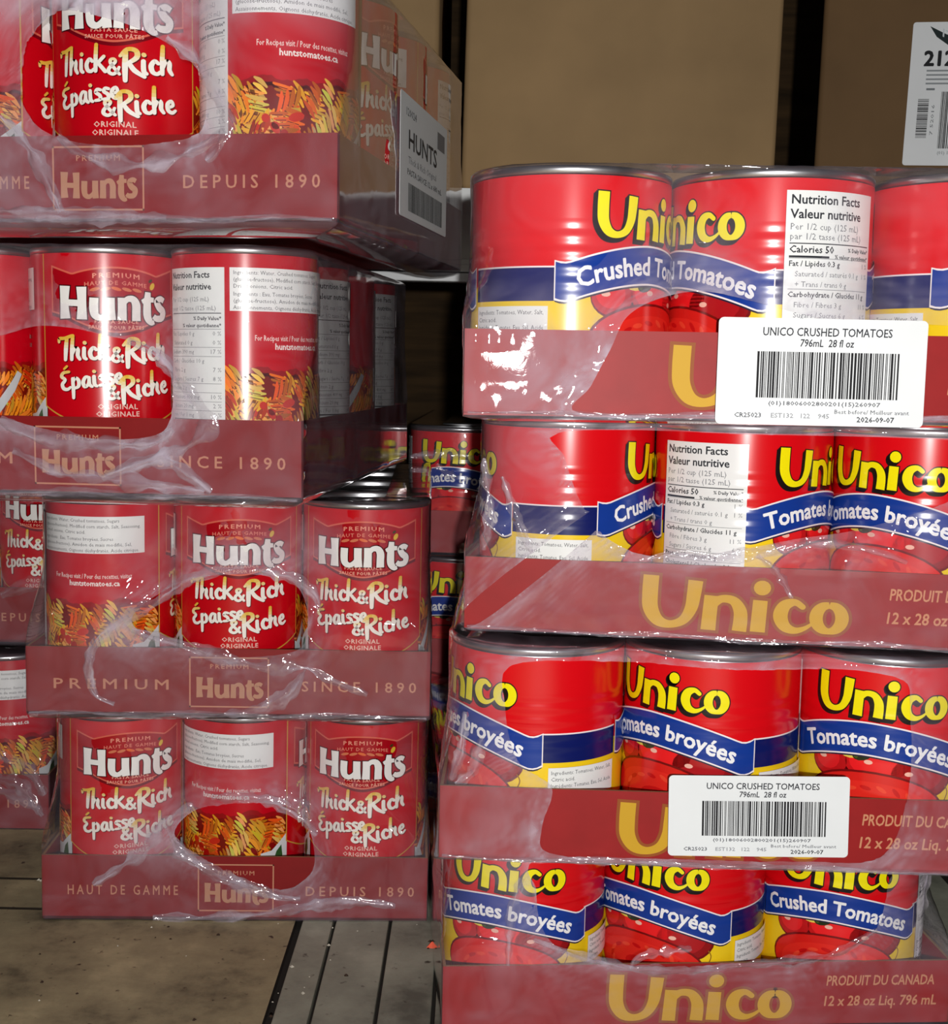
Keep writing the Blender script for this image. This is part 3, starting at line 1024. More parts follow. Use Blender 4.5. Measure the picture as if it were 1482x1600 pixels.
def film(kind, M, label, holes=(), seed=0, dens=0.10, nf=150, ns=36, group=None, side_holes=(), side_dens=0.0, patches=()):
    D, H, th, gap = (UD, UH, UTH, UGAP) if kind == 'U' else (HD, HH, HTH, HGAP)
    W, Dp = 3 * D + 0.004, ROWS * D + 0.004
    root = empty('shrink_wrap', M)
    tag(root, label, 'plastic wrap', group)
    top = 0.002 + H + 0.0006
    if M.translation.z < 0.01:
        gap = 0.0008
    rows = [(-gap * 0.6, 0, 0.030), (-gap * 0.7, 0, 0.020), (-gap * 0.6, 0, 0.012), (-gap * 0.35, 0, 0.004), (-0.0008, 0, 0.0004)]
    nz = 58
    for i in range(nz + 1):
        z = 0.001 + (top - 0.002) * i / nz
        k = max(0.0, min(1.0, (z - th) / (top - th) / 0.55))
        rows.append((z, k * k * (3 - 2 * k), 0.0))
    rows += [(top + 0.0003, 1, 0.0012), (top + 0.0006, 1, 0.004), (top + 0.0005, 1, 0.011), (top + 0.0002, 1, 0.020), (top + 0.0004, 1, 0.032)]
    nc = 12
    cols = [('l', i / ns) for i in range(ns)] + [('cl', i / nc) for i in range(nc)] + [('f', i / nf) for i in range(nf)] + [('cr', i / nc) for i in range(nc)] + [('r', i / ns) for i in range(ns + 1)]
    hs = [smooth_poly([(a * 0.001, b * 0.001) for a, b in h]) for h in holes]
    V, dn, keepv = [], [], []
    sv = Vector((seed * 3.7, seed * 1.9, seed * 5.3))
    fz = []
    for z, k, ins in rows:
        hw = (W / 2 + 0.0008) * (1 - k) + (1.5 * D + 0.0006) * k - ins
        y0 = -0.0012 * (1 - k) + 0.0012 * k + ins
        y1 = Dp + 0.001 - ins
        r = max(0.002, 0.0035 * (1 - k) + (D / 2 - 0.001) * k - ins)
        for c, t in cols:
            if c == 'l':
                x, y, nx, ny = -hw, y1 + (y0 + r - y1) * t, -1, 0
            elif c == 'cl':
                a = math.pi + t * math.pi / 2
                nx, ny = math.cos(a), math.sin(a)
                x, y = -hw + r + r * nx, y0 + r + r * ny
            elif c == 'f':
                x, y, nx, ny = -hw + r + (2 * hw - 2 * r) * t, y0, 0, -1
            elif c == 'cr':
                a = -math.pi / 2 + t * math.pi / 2
                nx, ny = math.cos(a), math.sin(a)
                x, y = hw - r + r * nx, y0 + r + r * ny
            else:
                x, y, nx, ny = hw, y0 + r + (y1 - y0 - r) * t, 1, 0
            front = c in ('f', 'cl', 'cr')
            p = Vector((x, y, z))
            q = p + sv
            d = 0.00035 * noise.noise(q * 90) + 0.0005 * noise.noise(Vector((q.x * 40, q.y * 40, q.z * 12)))
            dd = dens
            if c == 'r':      # stretched film on the long side is milky
                dd += side_dens * min(1.0, t * 9 + 0.25)
            if k == 0 and z >= 0:
                d *= 0.15
            # the film dips in between the cans
            if k > 0.3 and c == 'f':
                ph = (x / D + 0.5) % 1.0 - 0.5
                xc = abs(ph) * D
                sg = D / 2 - math.sqrt(max(0.0, D * D / 4 - xc * xc))
                d -= k * 0.008 * (1 - math.exp(-sg / 0.008))
            # drawn folds running up from the tray corners
            if front and z > th * 0.8:
                e = abs(abs(x) - (W / 2 - 0.006))
                if e < 0.03:
                    d += 0.0012 * (1 - e / 0.03) * abs(noise.noise(Vector((q.x * 260 + q.y * 260, q.z * 14, 2.2))))
            if 0 <= z < th * 0.35 and front:      # crimped lower edge
                d += 0.0005 * abs(noise.noise(Vector((q.x * 130, q.z * 60, 4.4))))
                dd += 0.05 * max(0, noise.noise(Vector((q.x * 60, q.z * 160, 1.4))))
            hb = 9.0
            if c == 'f' or c in ('cl', 'cr'):
                for h in hs:
                    s, bpnt = poly_dist((x, z), h)
                    hb = min(hb, s)
                if hb < 0.05 and hs:
                    g = math.exp(-max(0, hb) / 0.011)
                    ang = math.atan2(z - sum(v[1] for v in hs[0]) / len(hs[0]), x - sum(v[0] for v in hs[0]) / len(hs[0]))
                    fold = 1 - abs(noise.noise(Vector((ang * 7 + seed, hb * 120, 3.0)))) * 2
                    fold2 = 1 - abs(noise.noise(Vector((ang * 2.2 + seed, hb * 330, 9.0)))) * 2
                    fold3 = noise.noise(Vector((q.x * 210, q.z * 210, seed)))
                    d += (0.5 * max(0.0, 1 - hb / 0.012) if kind == 'U' and z < th else 1.0) * g * (0.0018 * max(0, fold) ** 2 + 0.0014 * max(0, fold2) ** 2 + 0.0009 * fold3)
                    dd += g * (0.10 + 0.22 * max(0, fold2) ** 3)
            if z < 0:
                d += 0.0012 * noise.noise(q * 60)
                dd += 0.01
            if z > top:
                p.z += 0.0006 * abs(noise.noise(q * 110))
                d = 0
            if c in ('f', 'cl', 'cr'):
                for pc in patches:
                    dd += pc[4] * math.exp(-((x - pc[0]) / pc[2]) ** 2 - ((z - pc[1]) / pc[3]) ** 2)
            if c in ('l', 'r'):
                d = max(d, -0.0004)
            d = max(d, -0.0012 if k < 0.05 and z >= 0 else -0.009)
            p.x += nx * d
            p.y += ny * d
            V.append(p)
            dn.append(max(0.0, dd))
            fz.append(hb if front else 9.0)
    nC = len(cols)
    F = []
    used, gone = set(), set()
    for i in range(len(rows) - 1):
        for j in range(nC - 1):
            q = (i * nC + j, i * nC + j + 1, (i + 1) * nC + j + 1, (i + 1) * nC + j)
            cx = sum(fz[a] for a in q) / 4
            if cx < 0:
                gone.update(q)
                continue
            if side_holes and cols[j][0] == 'r':
                mid = (V[q[0]] + V[q[2]]) / 2
                if any(((mid.y - a) / ra) ** 2 + ((mid.z - b) / rb) ** 2 < 1 for a, b, ra, rb in side_holes):
                    continue
            F.append(q)
            used.update(q)
    # pull the ragged border onto the torn outline
    for v in used & gone:
        if hs and fz[v] < 1:
            bb = min((poly_dist((V[v].x, V[v].z), h) for h in hs), key=lambda s: abs(s[0]))
            if abs(bb[0]) < 0.004:
                V[v].x, V[v].z = bb[1]
    me = bpy.data.meshes.new('wrap_sheet')
    me.from_pydata([tuple(v) for v in V], [], F)
    me.materials.append(M_FILM)
    at = me.attributes.new('dens', 'FLOAT', 'POINT')
    at.data.foreach_set('value', dn)
    me.polygons.foreach_set('use_smooth', [True] * len(me.polygons))
    o = bpy.data.objects.new('wrap_sheet', me)
    C.objects.link(o)
    o.parent = root
    # loose vertices inside the hole
    import bmesh
    bm = bmesh.new()
    bm.from_mesh(me)
    bmesh.ops.delete(bm, geom=[v for v in bm.verts if not v.link_faces], context='VERTS')
    bm.to_mesh(me)
    bm.free()
    return root


def strand(root, pts, w=0.006, seed=0, dens=0.34, lift=0.0026, amp=0.0016, name='film_fold'):
    """a bunched ribbon of film lying on the front of a case; pts in mm on the front plane"""
    P = [(a * 0.001, b * 0.001) for a, b in pts]
    Q = [P[0]] + P + [P[-1]]
    path = []
    for i in range(1, len(Q) - 2):
        a, b, c, d = Q[i - 1], Q[i], Q[i + 1], Q[i + 2]
        seg = math.hypot(c[0] - b[0], c[1] - b[1])
        nn = max(3, int(seg / 0.0016))
        for k in range(nn):
            t = k / nn
            path.append(tuple(0.5 * (2 * q + (r - p) * t + (2 * p - 5 * q + 4 * r - s) * t * t + (3 * q - p - 3 * r + s) * t ** 3) for p, q, r, s in zip(a, b, c, d)))
    path.append(P[-1])
    n, m_ = len(path), 6
    V, F, dn = [], [], []
    for i, (x, z) in enumerate(path):
        a, b = path[max(0, i - 1)], path[min(n - 1, i + 1)]
        dx, dz = b[0] - a[0], b[1] - a[1]
        l = math.hypot(dx, dz) or 1
        tt = i / max(1, n - 1)
        ww = w * (0.35 + 0.65 * math.sin(math.pi * min(1, max(0, tt * 0.92 + 0.06)))) * (0.75 + 0.7 * noise.noise(Vector((tt * 9, seed, 1))))
        for j in range(m_ + 1):
            s = (j / m_ - 0.5) * 2
            jit = 0.35 * noise.noise(Vector((i * 0.35, j * 0.9, seed * 2.1)))
            px, pz = x - dz / l * (s + jit) * ww, z + dx / l * (s + jit) * ww
            pr = 1 - abs(noise.noise(Vector((i * 0.10 + seed, j * 1.35, seed * 1.3)))) * 2
            hgt = lift * (1 - s * s * 0.7) * 0.6 + amp * max(-0.3, pr)
            V.append((px, -0.0010 - max(0.0003, hgt), pz))
            dn.append(max(0.03, dens * (0.35 + 0.9 * max(0, noise.noise(Vector((i * 0.09, j * 0.8, seed + 6.0))) + 0.25)) * (1 - 0.55 * abs(s) ** 2)))
    for i in range(n - 1):
        for j in range(m_):
            F.append((i * (m_ + 1) + j, i * (m_ + 1) + j + 1, (i + 1) * (m_ + 1) + j + 1, (i + 1) * (m_ + 1) + j))
    me = bpy.data.meshes.new(name)
    me.from_pydata(V, [], F)
    me.materials.append(M_FILM2)
    at = me.attributes.new('dens', 'FLOAT', 'POINT')
    at.data.foreach_set('value', dn)
    me.polygons.foreach_set('use_smooth', [True] * len(me.polygons))
    o = bpy.data.objects.new(name, me)
    C.objects.link(o)
    o.parent = root
    return o


# ------------------------------------------------------------------ cases
def case_matrix(X, Y, a, z, ro):
    return Matrix.Translation((X, Y, z)) @ Matrix.Rotation(a, 4, 'Z') @ Matrix.Rotation(-ro, 4, 'Y')


POSE = {
    'U1': (0.1503, 0.6420, -0.0054, 0.3748 + 0.0015, 0.0060), 'U2': (0.1509, 0.7231, -0.1341, 0.2498, 0.0030), 'U3': (0.1409, 0.7110, -0.0338, 0.1249 - 0.0010, 0.0020), 'U4': (0.1437, 0.7633, 0.0761, 0.0008, 0.0),
    'H1': (-0.2116, 0.7443, -0.1707, 0.4719 + 0.0016, 0.0045), 'H2': (-0.2371, 0.7856, -0.1152, 0.3146 + 0.0020, 0.0080), 'H3': (-0.1639, 0.8780, 0.0343, 0.1573, 0.0), 'H4': (-0.1641, 0.9052, 0.0454, 0.0008, -0.004)}
HOLES = {
    'H1': [[(-46, 76), (-44, 99), (-25, 114), (1, 110), (25, 103), (45, 92), (58, 80), (63, 70), (62, 49), (41, 42), (4, 41), (-24, 46), (-39, 57)]],
    'H2': [[(-70, 87), (-46, 95), (-26, 100), (-2, 99), (17, 95), (39, 90), (50, 82), (59, 69), (58, 45), (46, 36), (13, 34), (-23, 40), (-47, 45), (-71, 43)]],
    'H3': [[(-65, 68), (-48, 83), (-24, 94), (5, 98), (35, 95), (47, 87), (53, 69), (49, 49), (27, 43), (-3, 42), (-29, 49), (-57, 57)]],
    'H4': [[(-43, 66), (-30, 79), (-8, 85), (14, 86), (37, 82), (51, 69), (56, 48), (52, 34), (35, 24), (10, 28), (-17, 43), (-37, 55)]],
    'U1': [[(-101, 2), (-95, 15), (-86, 33), (-78, 49), (-61, 58), (-40, 61), (-12, 55), (25, 47), (65, 47), (99, 42), (110, 17), (95, 3), (22, 2), (-40, 2)]],
    'U2': [[(-102, 114), (-101, 99), (-93, 77), (-80, 58), (-58, 47), (-30, 47), (-6, 51), (25, 58), (59, 64), (88, 74), (117, 88), (127, 104), (122, 114), (8, 115)],
           [(-147, 4), (-80, 62), (-86, 70), (-154, 14)]],
    'U3': [[(-116, 112), (-121, 86), (-113, 57), (-94, 43), (-99, 20), (-94, 5), (-44, 4), (44, 5), (90, 10), (102, 49), (101, 92), (91, 111), (22, 112), (-48, 113)]],
    'U4': [[(-100, 108), (-102, 89), (-99, 69), (-90, 55), (-66, 46), (-42, 42), (-7, 41), (24, 43), (56, 42), (84, 49), (107, 63), (113, 87), (110, 106), (-2, 108)]]}
STRANDS = {
    'H1': [[(42, 97), (58, 85), (72, 64), (76, 52), (70, 38), (64, 32)], [(-56, 57), (-39, 39), (-28, 20), (-21, 5)], [(-22, 46), (-7, 36), (23, 30), (56, 37), (75, 48)], [(-57, 6), (-11, 3), (41, 2)]],
    'H2': [[(33, 92), (50, 84), (67, 66), (81, 45), (71, 32), (54, 24), (18, 12)], [(-47, 44), (-23, 34), (13, 31), (46, 32), (60, 41)], [(-39, 26), (-11, 14), (20, 10), (79, 4)], [(16, 11), (52, 22), (83, 4)]],
    'H3': [[(10, 104), (-24, 95), (-50, 78), (-74, 63), (-91, 47), (-94, 30), (-89, 14), (-77, 8)], [(-65, 59), (-25, 48), (18, 36), (52, 35), (70, 26), (94, 17)], [(52, 34), (40, 16), (19, 5), (-3, 2)], [(18, 102), (44, 96), (57, 85), (61, 74)]],
    'H4': [[(-30, 85), (-51, 71), (-64, 52), (-80, 40), (-100, 26)], [(-49, 70), (-39, 53), (-12, 32), (24, 19), (46, 17)], [(-58, 2), (-17, 2), (24, 6), (60, 12), (87, 15), (114, 12)], [(-17, 91), (23, 89), (46, 76), (57, 64)], [(-44, 50), (-3, 32), (33, 17)]],
    'U2': [[(-58, 43), (-37, 48), (-13, 47), (17, 52), (39, 57), (66, 54), (86, 48)], [(6, 49), (17, 40), (26, 26)], [(-146, 46), (-143, 70), (-147, 98)], [(-118, 45), (-128, 66), (-136, 88)]],
    'U4': [[(-103, 59), (-89, 53), (-66, 46), (-42, 40), (-7, 38), (21, 41)], [(21, 41), (56, 44), (84, 49), (107, 63)], [(-111, 97), (-116, 77), (-118, 43)], [(-44, 40), (-35, 48), (-7, 52)], [(138, 109), (134, 78), (133, 46)]],
    'U3': [[(-150, 46), (-145, 63), (-143, 85)], [(-148, 44), (-138, 52), (-134, 70)]],
    'U1': []}
FACE = {   # which part of the label looks at the camera (mm along the girth)
    'U1': (-49, 50, -40), 'U2': (-73.5, 105, 184), 'U3': (211, 189.5, 165), 'U4': (174, 184, 0),
    'H1': (-62, 10, 172), 'H2': (40, -6, 154), 'H3': (200, 0, 2), 'H4': (-5, 202, 3)}
TIERN = {'1': 'top', '2': 'second-from-top', '3': 'third-from-top', '4': 'bottom'}
POSN = ('left', 'middle', 'right')
FACEN = {
    'U1': ('ingredients box facing front', 'Nutrition Facts on its right', 'cut off by the picture edge'),
    'U2': ('behind a diagonal torn strip', 'Nutrition Facts facing front', 'French ribbon showing'),
    'U3': ('ribbon ending mid can', 'above the white sticker', 'whole name facing front'),
    'U4': ('behind a grey film streak', 'French ribbon showing', 'English ribbon showing'),
    'H1': ('cut off by the picture edge', 'script in the torn hole', 'web address over pasta'),
    'H2': ('cut off by the picture edge', 'shield above the torn hole', 'white nutrition table showing'),
    'H3': ('white ingredients box showing', 'script framed by torn hole', 'shield under wrinkled film'),
    'H4': ('shield front, folded film beside', 'pasta picture in torn hole', 'shield beside the dark gap')}
PATCH = {   # milky places of the stretched film on the case fronts
    'H1': [(0.0, 0.121, 0.09, 0.013, 0.42), (-0.06, 0.02, 0.03, 0.03, 0.14), (0.06, 0.06, 0.016, 0.03, 0.14)],
    'H2': [(0.056, 0.06, 0.02, 0.022, 0.22), (-0.04, 0.036, 0.06, 0.01, 0.14), (-0.09, 0.12, 0.02, 0.03, 0.1)],
    'H3': [(-0.07, 0.056, 0.018, 0.022, 0.18), (0.0, 0.11, 0.06, 0.012, 0.08), (0.06, 0.12, 0.03, 0.012, 0.12)],
    'H4': [(-0.055, 0.06, 0.028, 0.02, 0.2), (0.05, 0.085, 0.03, 0.015, 0.12)],
    'U1': [(-0.115, 0.024, 0.035, 0.028, 0.16), (-0.052, 0.085, 0.025, 0.02, 0.07)],
    'U2': [(-0.125, 0.095, 0.03, 0.03, 0.07), (0.0, 0.046, 0.09, 0.006, 0.12)],
    'U3': [(-0.13, 0.02, 0.04, 0.03, 0.06)],
    'U4': [(-0.118, 0.07, 0.012, 0.05, 0.10), (0.0, 0.044, 0.1, 0.008, 0.1)]}
FILMS = {}
for n, ps in POSE.items():
    kind = n[0]
    M = case_matrix(*ps)
    D = UD if kind == 'U' else HD
    what = 'crushed tomato' if kind == 'U' else 'pasta sauce'
    side = 'right-hand' if kind == 'U' else 'left-hand'
    tn = TIERN[n[1]]
    tray(kind, M, f'{"red" if kind == "U" else "maroon"} cardboard tray of the {tn} {what} case',
         TP_U if kind == 'U' else TP_H['B' if n in ('H2', 'H3') else 'A'], f'{what} trays')
    for i in range(3):
        lab = f'{what} can, {POSN[i]} of {tn} {side} case, {FACEN[n][i]}'
        place_can(kind, M, (i - 1) * D, 0.002 + D / 2, FACE[n][i], lab, f'front row {what} cans')
    if kind == 'U':
        for row in (1, 2, 3):
            place_can(kind, M, -D, 0.002 + D / 2 + row * D, (30, 120, 200, 260)[(row + int(n[1])) % 4],
                      f'tomato can, {("", "second", "third", "rearmost")[row]} along the left edge of {tn} right-hand case', 'crushed tomato cans behind the front row')
    if kind == 'H':
        for row in {'H1': (1, 2, 3), 'H2': (1, 2, 3), 'H3': (1, 2, 3), 'H4': (1,)}[n]:
            u0 = {('H1', 1): -52, ('H1', 2): 190, ('H1', 3): 60, ('H2', 1): 80, ('H2', 2): 30, ('H2', 3): 85}.get((n, row), 20)
            place_can(kind, M, D, 0.002 + D / 2 + row * D, u0, f'pasta sauce can, {("", "second", "third", "rearmost")[row]} along the shaded side of {tn} left-hand case', 'pasta sauce cans behind the front row')
    f = film(kind, M, f'clear shrink wrap with a torn opening around the {tn} {side} {what} case', HOLES[n], seed=len(FILMS) + 1,
             dens=0.045 if kind == 'U' else 0.055, group='shrink wraps', side_holes=[(0.108, 0.054, 0.006, 0.009)] if n == 'H1' else (), side_dens={'H1': 0.16, 'H2': 0.10}.get(n, 0.04 if kind == 'H' else 0.0), patches=PATCH.get(n, ()))
    for k, s in enumerate(STRANDS[n]):
        strand(f, s, 0.0058 if kind == 'H' else 0.0040, seed=k * 1.7 + len(FILMS), dens=0.46 if kind == 'H' else 0.36)
    hwm = 1500 * D
    edge = [(-hwm + 2 * hwm * q / 8, 1.2 + 0.9 * math.sin(q * 2.3 + len(FILMS))) for q in range(9)]
    if n not in ('H4', 'U4'):
        strand(f, edge, 0.0022 if kind == 'U' else 0.0030, seed=9.1 + len(FILMS), dens=0.3, lift=0.0012, amp=0.0018, name='bottom_seam')
    FILMS[n] = f


# ------------------------------------------------------------------ stickers
def bars(P, x0, x1, y0, y1, seed, layer, cols=((24, 24, 28),), vertical=False):
    r = random.Random(seed)
    x = x0
    while x < x1:
        w = r.choice((0.5, 0.5, 0.8, 1.1, 1.5)) * (0.7 if vertical else 0.72)
        if vertical:
            P.rect(y0, x, y1, min(x + w, x1), cols[0], layer)
        else:
            P.rect(x, y0, min(x + w, x1), y1, cols[0], layer)
        x += w + r.choice((0.4, 0.5, 0.8, 1.2)) * 0.72


def rounded(w, h, r, n=5):
    pts = []
    for cx, cy, a0 in ((w / 2 - r, h / 2 - r, 0), (-w / 2 + r, h / 2 - r, 1), (-w / 2 + r, -h / 2 + r, 2), (w / 2 - r, -h / 2 + r, 3)):
        for k in range(n + 1):
            a = (a0 + k / n) * math.pi / 2
            pts.append((cx + r * math.cos(a), cy + r * math.sin(a)))
    return pts


def sticker(root, w, h, matrix, prnt, name='barcode_sticker', label=None):
    pts = rounded(w, h, 2.5)
    n = len(pts)
    V = [(x * 0.001, 0, y * 0.001) for x, y in pts] + [(x * 0.001, -0.00022, y * 0.001) for x, y in pts]
    F = [tuple(range(n)), tuple(range(2 * n - 1, n - 1, -1))] + [(i, i + n, (i + 1) % n + n, (i + 1) % n) for i in range(n)]
    o = mesh_obj(name, V, F, M_STK, root)
    o.matrix_local = matrix
    if label:
        o['label'] = label
    me = prnt.mesh('sticker_print', M_ST, base=0.00024)
    p = bpy.data.objects.new('sticker_print', me)
    C.objects.link(p)
    p.parent = o
    return o


M_STK = simple('white_sticker_paper', (236, 240, 243), 0.5, 0, 30, 0.02)


def u_sticker():
    P = Print()
    ink = (44, 46, 54)
    P.text('UNICO CRUSHED TOMATOES', 2, 17.2, 5.6, ink, 1, 'C', 0.010, None, 62, shear=0.03)
    P.text('796mL  28 fl oz', 2, 12.2, 5.0, ink, 1, 'C', 0.012, None, 26, shear=0.12)
    bars(P, -31, 37, -12.5, 9.6, 5, 1)
    P.text('(01)18006002800201(15)260907', 2, -16.0, 2.9, (92, 94, 102), 1, 'C', 0.01, None, 54, res=1)
    P.text('Best before/ Meilleur avant', 25, -19.6, 2.9, (92, 94, 102), 1, 'C', 0.0, None, 36, res=1)
    P.text('2026-09-07', 27, -23.4, 3.6, ink, 1, 'C', 0.016, None, 18, res=1)
    P.text('CR25023', -34.5, -22.0, 3.2, (84, 86, 94), 1, 'C', 0.012, None, 13, res=1)
    P.text('EST132', -18, -22.0, 3.2, (150, 152, 158), 1, 'C', 0.01, None, 11, res=1)
    P.text('122', -7, -22.0, 3.2, (150, 152, 158), 1, 'C', 0.01, None, 5, res=1)
    P.text('945', 2, -22.0, 3.2, (150, 152, 158), 1, 'C', 0.01, None, 5.5, res=1)
    return P


sticker(FILMS['U1'], 100, 51, Matrix.Translation((0.0150, -0.0046, 0.0232)) @ Matrix.Rotation(0.004, 4, 'Y'), u_sticker(), label='white barcode sticker reading UNICO CRUSHED TOMATOES')
sticker(FILMS['U3'], 99, 51, Matrix.Translation((0.0202, -0.0046, 0.0312)) @ Matrix.Rotation(-0.022, 4, 'Y') @ Matrix.Diagonal((1, 1, 0.9, 1)), u_sticker(), label='white barcode sticker reading UNICO CRUSHED TOMATOES')
hp = Print()
ink = (60, 60, 64)
hp.text('HUNTS', -8, 6, 17, ink, 1, 'C', 0.02, None, 92)
hp.text('120024', -46, 26, 7, (110, 110, 114), 1, 'C', 0.012, None, 32, res=1)
hp.text('Thick & Rich Original', -8, -3.5, 6.5, (130, 130, 134), 1, 'C', 0.0, None, 90, res=1)
hp.text('PASTA SAUCE 12 x 680 mL', 0, -11, 5.6, (92, 92, 96), 1, 'C', 0.015, None, 112, res=1)
hp.rect(40, 20, 66, 32, (132, 132, 136), 1)
bars(hp, -52, 60, -34, -16, 11, 1)
sticker(FILMS['H1'], 152, 78, Matrix.Translation((0.1385, 0.2130, 0.0580)) @ Matrix.Rotation(math.pi / 2, 4, 'Z'), hp, label='white shipping sticker reading HUNTS')

# ------------------------------------------------------------------ stack of sauce cases standing further back at the far left
for n, (X, Y, a, z, ro), faces in (('3', (-0.4555, 1.095, -0.02, HTIER, 0), (60, 20, 13)), ('4', (-0.4900, 1.075, 0.02, 0.0008, 0), (60, 20, 190))):
    M = case_matrix(X, Y, a, z, ro)
    tn = 'upper' if n == '3' else 'lower'
    tray('H', M, f'maroon tray of the {tn} sauce case in the far-left stack behind', TP_H['A'], 'pasta sauce trays')
    for i in (1, 2):
        place_can('H', M, (i - 1) * HD, 0.002 + HD / 2, faces[i], f'red pasta sauce can, {POSN[i]} in the {tn} tray of the far-left stack behind', 'far-left pasta sauce cans')
    f = film('H', M, f'shrink wrap around the {tn} sauce case of the far-left stack behind', [], seed=20 + int(n), dens=0.075, nf=80, ns=10, group='shrink wraps')
    for k, s in enumerate([[(60, 60), (90, 66), (120, 52), (134, 30)], [(50, 20), (90, 34), (130, 18)], [(70, 45), (110, 40), (132, 12)]] if n == '4' else [[(60, 40), (95, 52), (128, 38)]]):
        strand(f, s, 0.008, seed=31 + k, dens=0.3)

# ------------------------------------------------------------------ tomato cases standing far behind in the gap
pal = empty('wooden_pallet', case_matrix(0.04, 1.22, -0.03, 0, 0))
tag(pal, 'low wooden pallet under the tomato cases in the dark gap', 'pallet')
for x in (-0.2, 0.0, 0.2):
    b = MB()
    b.box(x - 0.03, x + 0.03, 0.0, 0.5, 0.0, 0.072)
    b.obj('runner', M_WOOD, pal)
for k in range(5):
    b = MB()
    b.box(-0.25, 0.25, 0.005 + k * 0.1, 0.085 + k * 0.1, 0.072, 0.090, bev=0.002)
    b.obj('deck_board', M_WOOD, pal)
for t in range(2):
    M = case_matrix(0.0890, 1.245 - 0.01 * t, -0.03, 0.0935 + t * 0.1255, 0)
    tn = ('lower', 'upper')[t]
    tray('U', M, f'red tray of the {tn} tomato case standing far back in the gap', TP_U, 'crushed tomato trays')
    for i in range(2):
        place_can('U', M, (i - 1) * UD, 0.002 + UD / 2, (168, 176)[i], f'red crushed tomato can, {POSN[i]} of the {tn} case far back in the dark gap', 'far crushed tomato cans')
    f = film('U', M, f'shrink wrap around the {tn} tomato case far back in the gap', [], seed=40 + t, dens=0.05, nf=80, ns=10, group='shrink wraps')
    if t == 1:
        strand(f, [(-150, 92), (-120, 95), (-90, 92)], 0.005, 3.3, 0.3)
        strand(f, [(-125, 86), (-118, 78), (-105, 74)], 0.005, 5.3, 0.3)

# ------------------------------------------------------------------ shelf with cartons behind
sh = empty('storage_shelf', Matrix.Translation((0.1, 1.15, 0)))
tag(sh, 'white-fronted storage shelf carrying brown cartons behind the stacks', 'shelf')
b = MB()
b.box(-0.9, 0.9, 0.0, 0.016, 0.4775, 0.5480)
b.obj('fascia_board', M_WHITE, sh)
b = MB()
b.box(-0.9, 0.9, -0.002, 0.018, 0.4690, 0.4765, bev=0.001)
b.obj('edge_trim', M_TRIMG, sh)
for z in (0.4835, 0.4880):
    b = MB()
    b.box(-0.9, 0.9, -0.0006, 0.0, z, z + 0.0006)
    b.obj('groove_line', M_TRIMG, sh)
b = MB()
b.box(-0.9, 0.9, 0.016, 0.52, 0.5300, 0.5480)
b.obj('shelf_deck', M_WHITE, sh)
for x in (-0.9, 0.86):
    for y in (0.02, 0.48):
        b = MB()
        b.box(x, x + 0.04, y, y + 0.04, 0.0, 0.5300)
        b.obj('post', M_STEEL, sh)


def carton(x0, x1, y0, z0, h, rot, material, label, yaw=0.0):
    w, d = x1 - x0, 0.42
    r = empty('cardboard_box', Matrix.Translation((x0, y0, z0)) @ Matrix.Rotation(yaw, 4, 'Z') @ Matrix.Rotation(rot, 4, 'Y') @ Matrix.Translation((w / 2, 0, 0)))
    tag(r, label, 'box', 'brown cartons on the shelf')
    b = MB()
    b.box(-w / 2, w / 2, 0, d, 0.0, h, bev=0.005)
    b.obj('box_body', material, r, True)
    for s in (0, 1):
        f = MB()
        f.box(-w / 2 + 0.003, w / 2 - 0.003, 0.002 + s * d / 2, d / 2 - 0.001 + s * (d / 2 - 0.002), h, h + 0.003, bev=0.001)
        f.obj('top_flap', material, r)
    return r


carton(-0.40, -0.0385, 1.166, 0.5482, 0.31, 0.0, M_CARTON, 'brown carton half hidden behind the top sauce case, left of the gap')
carton(-0.0175, 0.2520, 1.160, 0.5482, 0.31, 0.012, M_CARTON, 'large plain brown carton in the middle above the tomato cases')
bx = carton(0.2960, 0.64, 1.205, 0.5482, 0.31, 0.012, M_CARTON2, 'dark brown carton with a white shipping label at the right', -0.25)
lp = Print()
k = (30, 32, 36)
lp.ngon([(-50, 57), (-36, 50), (-6, 44), (24, 50), (36, 56), (34, 48), (24, 41), (-6, 35), (-34, 41), (-44, 48)], (34, 46, 48), 1)
lp.text('ITALP', -40, 39.5, 9.5, (214, 222, 226), 2, 'L', 0.01, (lambda q: (q[0], q[1] + (q[0] + 6) ** 2 * 0.008)), 28)
lp.disc(-6, 52, 14, 8, (110, 120, 126), 0, 18)
lp.text('212', -53, 24, 17.5, k, 1, 'L', 0.04, None, 25)
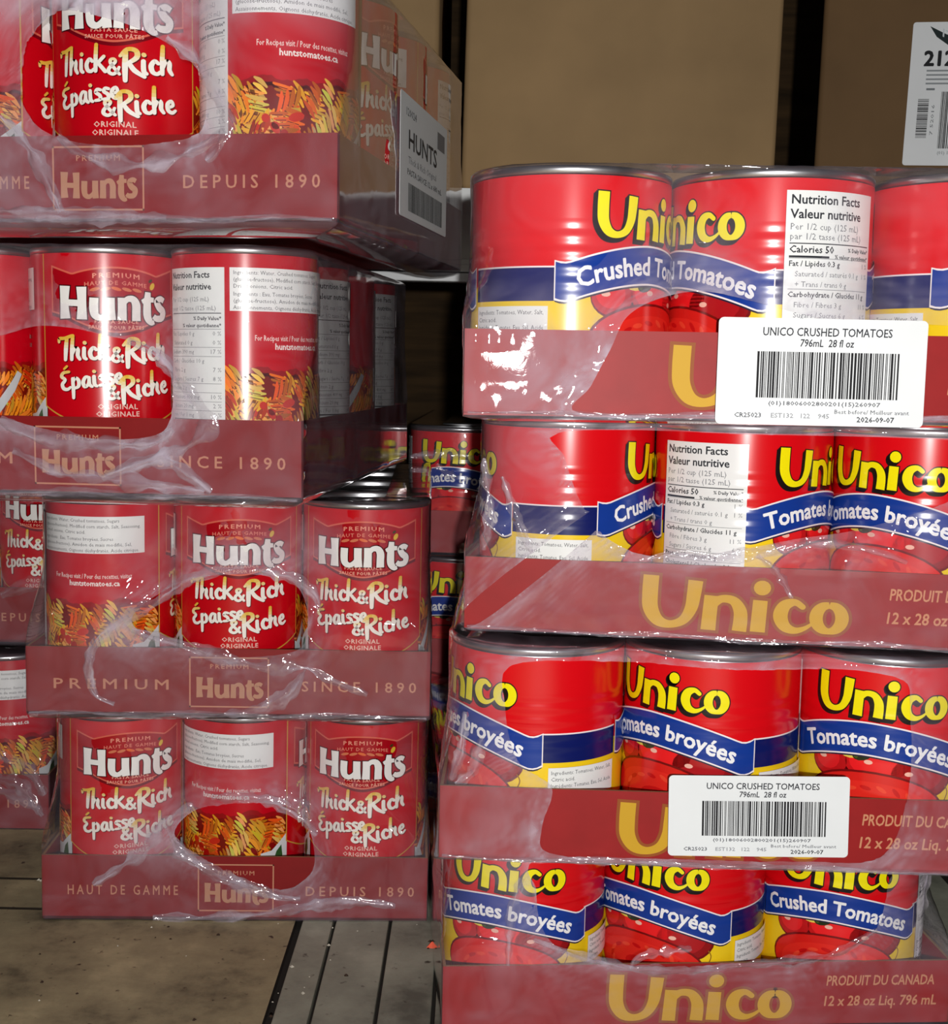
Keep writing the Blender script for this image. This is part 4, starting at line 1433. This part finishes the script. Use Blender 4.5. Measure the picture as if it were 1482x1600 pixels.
for j, w in enumerate((82, 90, 86, 88)):
    lp.rect(-50, 19.0 - j * 3.6, -50 + w, 20.4 - j * 3.6, (148, 154, 158), 1)
lp.rect(-49, 3.2, -42, 5.0, (130, 136, 140), 1)
bars(lp, -37, -4, -55, -46, 4, 1, vertical=True)
lp.text('7 52016', 0, 0, 3.5, (110, 116, 120), 1, 'C', 0, (lambda q: (-41 - q[1], -22 + q[0])), 26, res=1)
bars(lp, -36, 56, -46, 2, 8, 1)
lp.text('(01) 10', -36, -51, 4, (120, 126, 130), 1, 'L', 0, res=1)
st = sticker(bx, 128, 121, Matrix.Translation((-0.0325, -0.0006, 0.0930)) @ Matrix.Rotation(0.012, 4, 'Y'), lp, 'shipping_label', 'white shipping label with bar codes')

# ------------------------------------------------------------------ crumbs on the floor
r = random.Random(12)
mb = MB()
for k in range(90):
    x, y = r.uniform(-0.42, 0.0), r.uniform(0.70, 0.99)
    s = r.choice((0.0006, 0.0008, 0.0012, 0.0018))
    a = r.random() * 6.28
    pts = [(x + s * math.cos(a + q) * r.uniform(0.6, 1.2), y + s * math.sin(a + q) * r.uniform(0.6, 1.2)) for q in (0, 1.5, 3.1, 4.6)]
    mb.add([(p[0], p[1], 0.0) for p in pts] + [(x, y, s * 0.7)], [(0, 1, 4), (1, 2, 4), (2, 3, 4), (3, 0, 4), (3, 2, 1, 0)], r.choice((0, 0, 0, 1, 1)))
tag(mb.obj('floor_crumbs', [simple('pale_crumb', (206, 200, 184), 0.8), simple('dark_crumb', (60, 44, 34), 0.9)]), 'scattered pale and dark crumbs on the floor', 'debris', kind='stuff')
mb = MB()
mb.add([(-0.0045, 0, 0), (0.003, -0.002, 0), (0.004, 0.003, 0), (-0.002, 0.004, 0), (-0.001, 0.001, 0.004), (0.002, 0.0025, 0.003)],
       [(0, 1, 4), (1, 2, 5), (1, 5, 4), (2, 3, 5), (3, 4, 5), (3, 0, 4), (3, 2, 1, 0)])
o = mb.obj('plastic_scrap', simple('orange_scrap', (240, 96, 66), 0.5))
o.location = (-0.0215, 0.868, 0.0)
tag(o, 'tiny orange scrap on the grey floor beside the tomato stack', 'scrap')
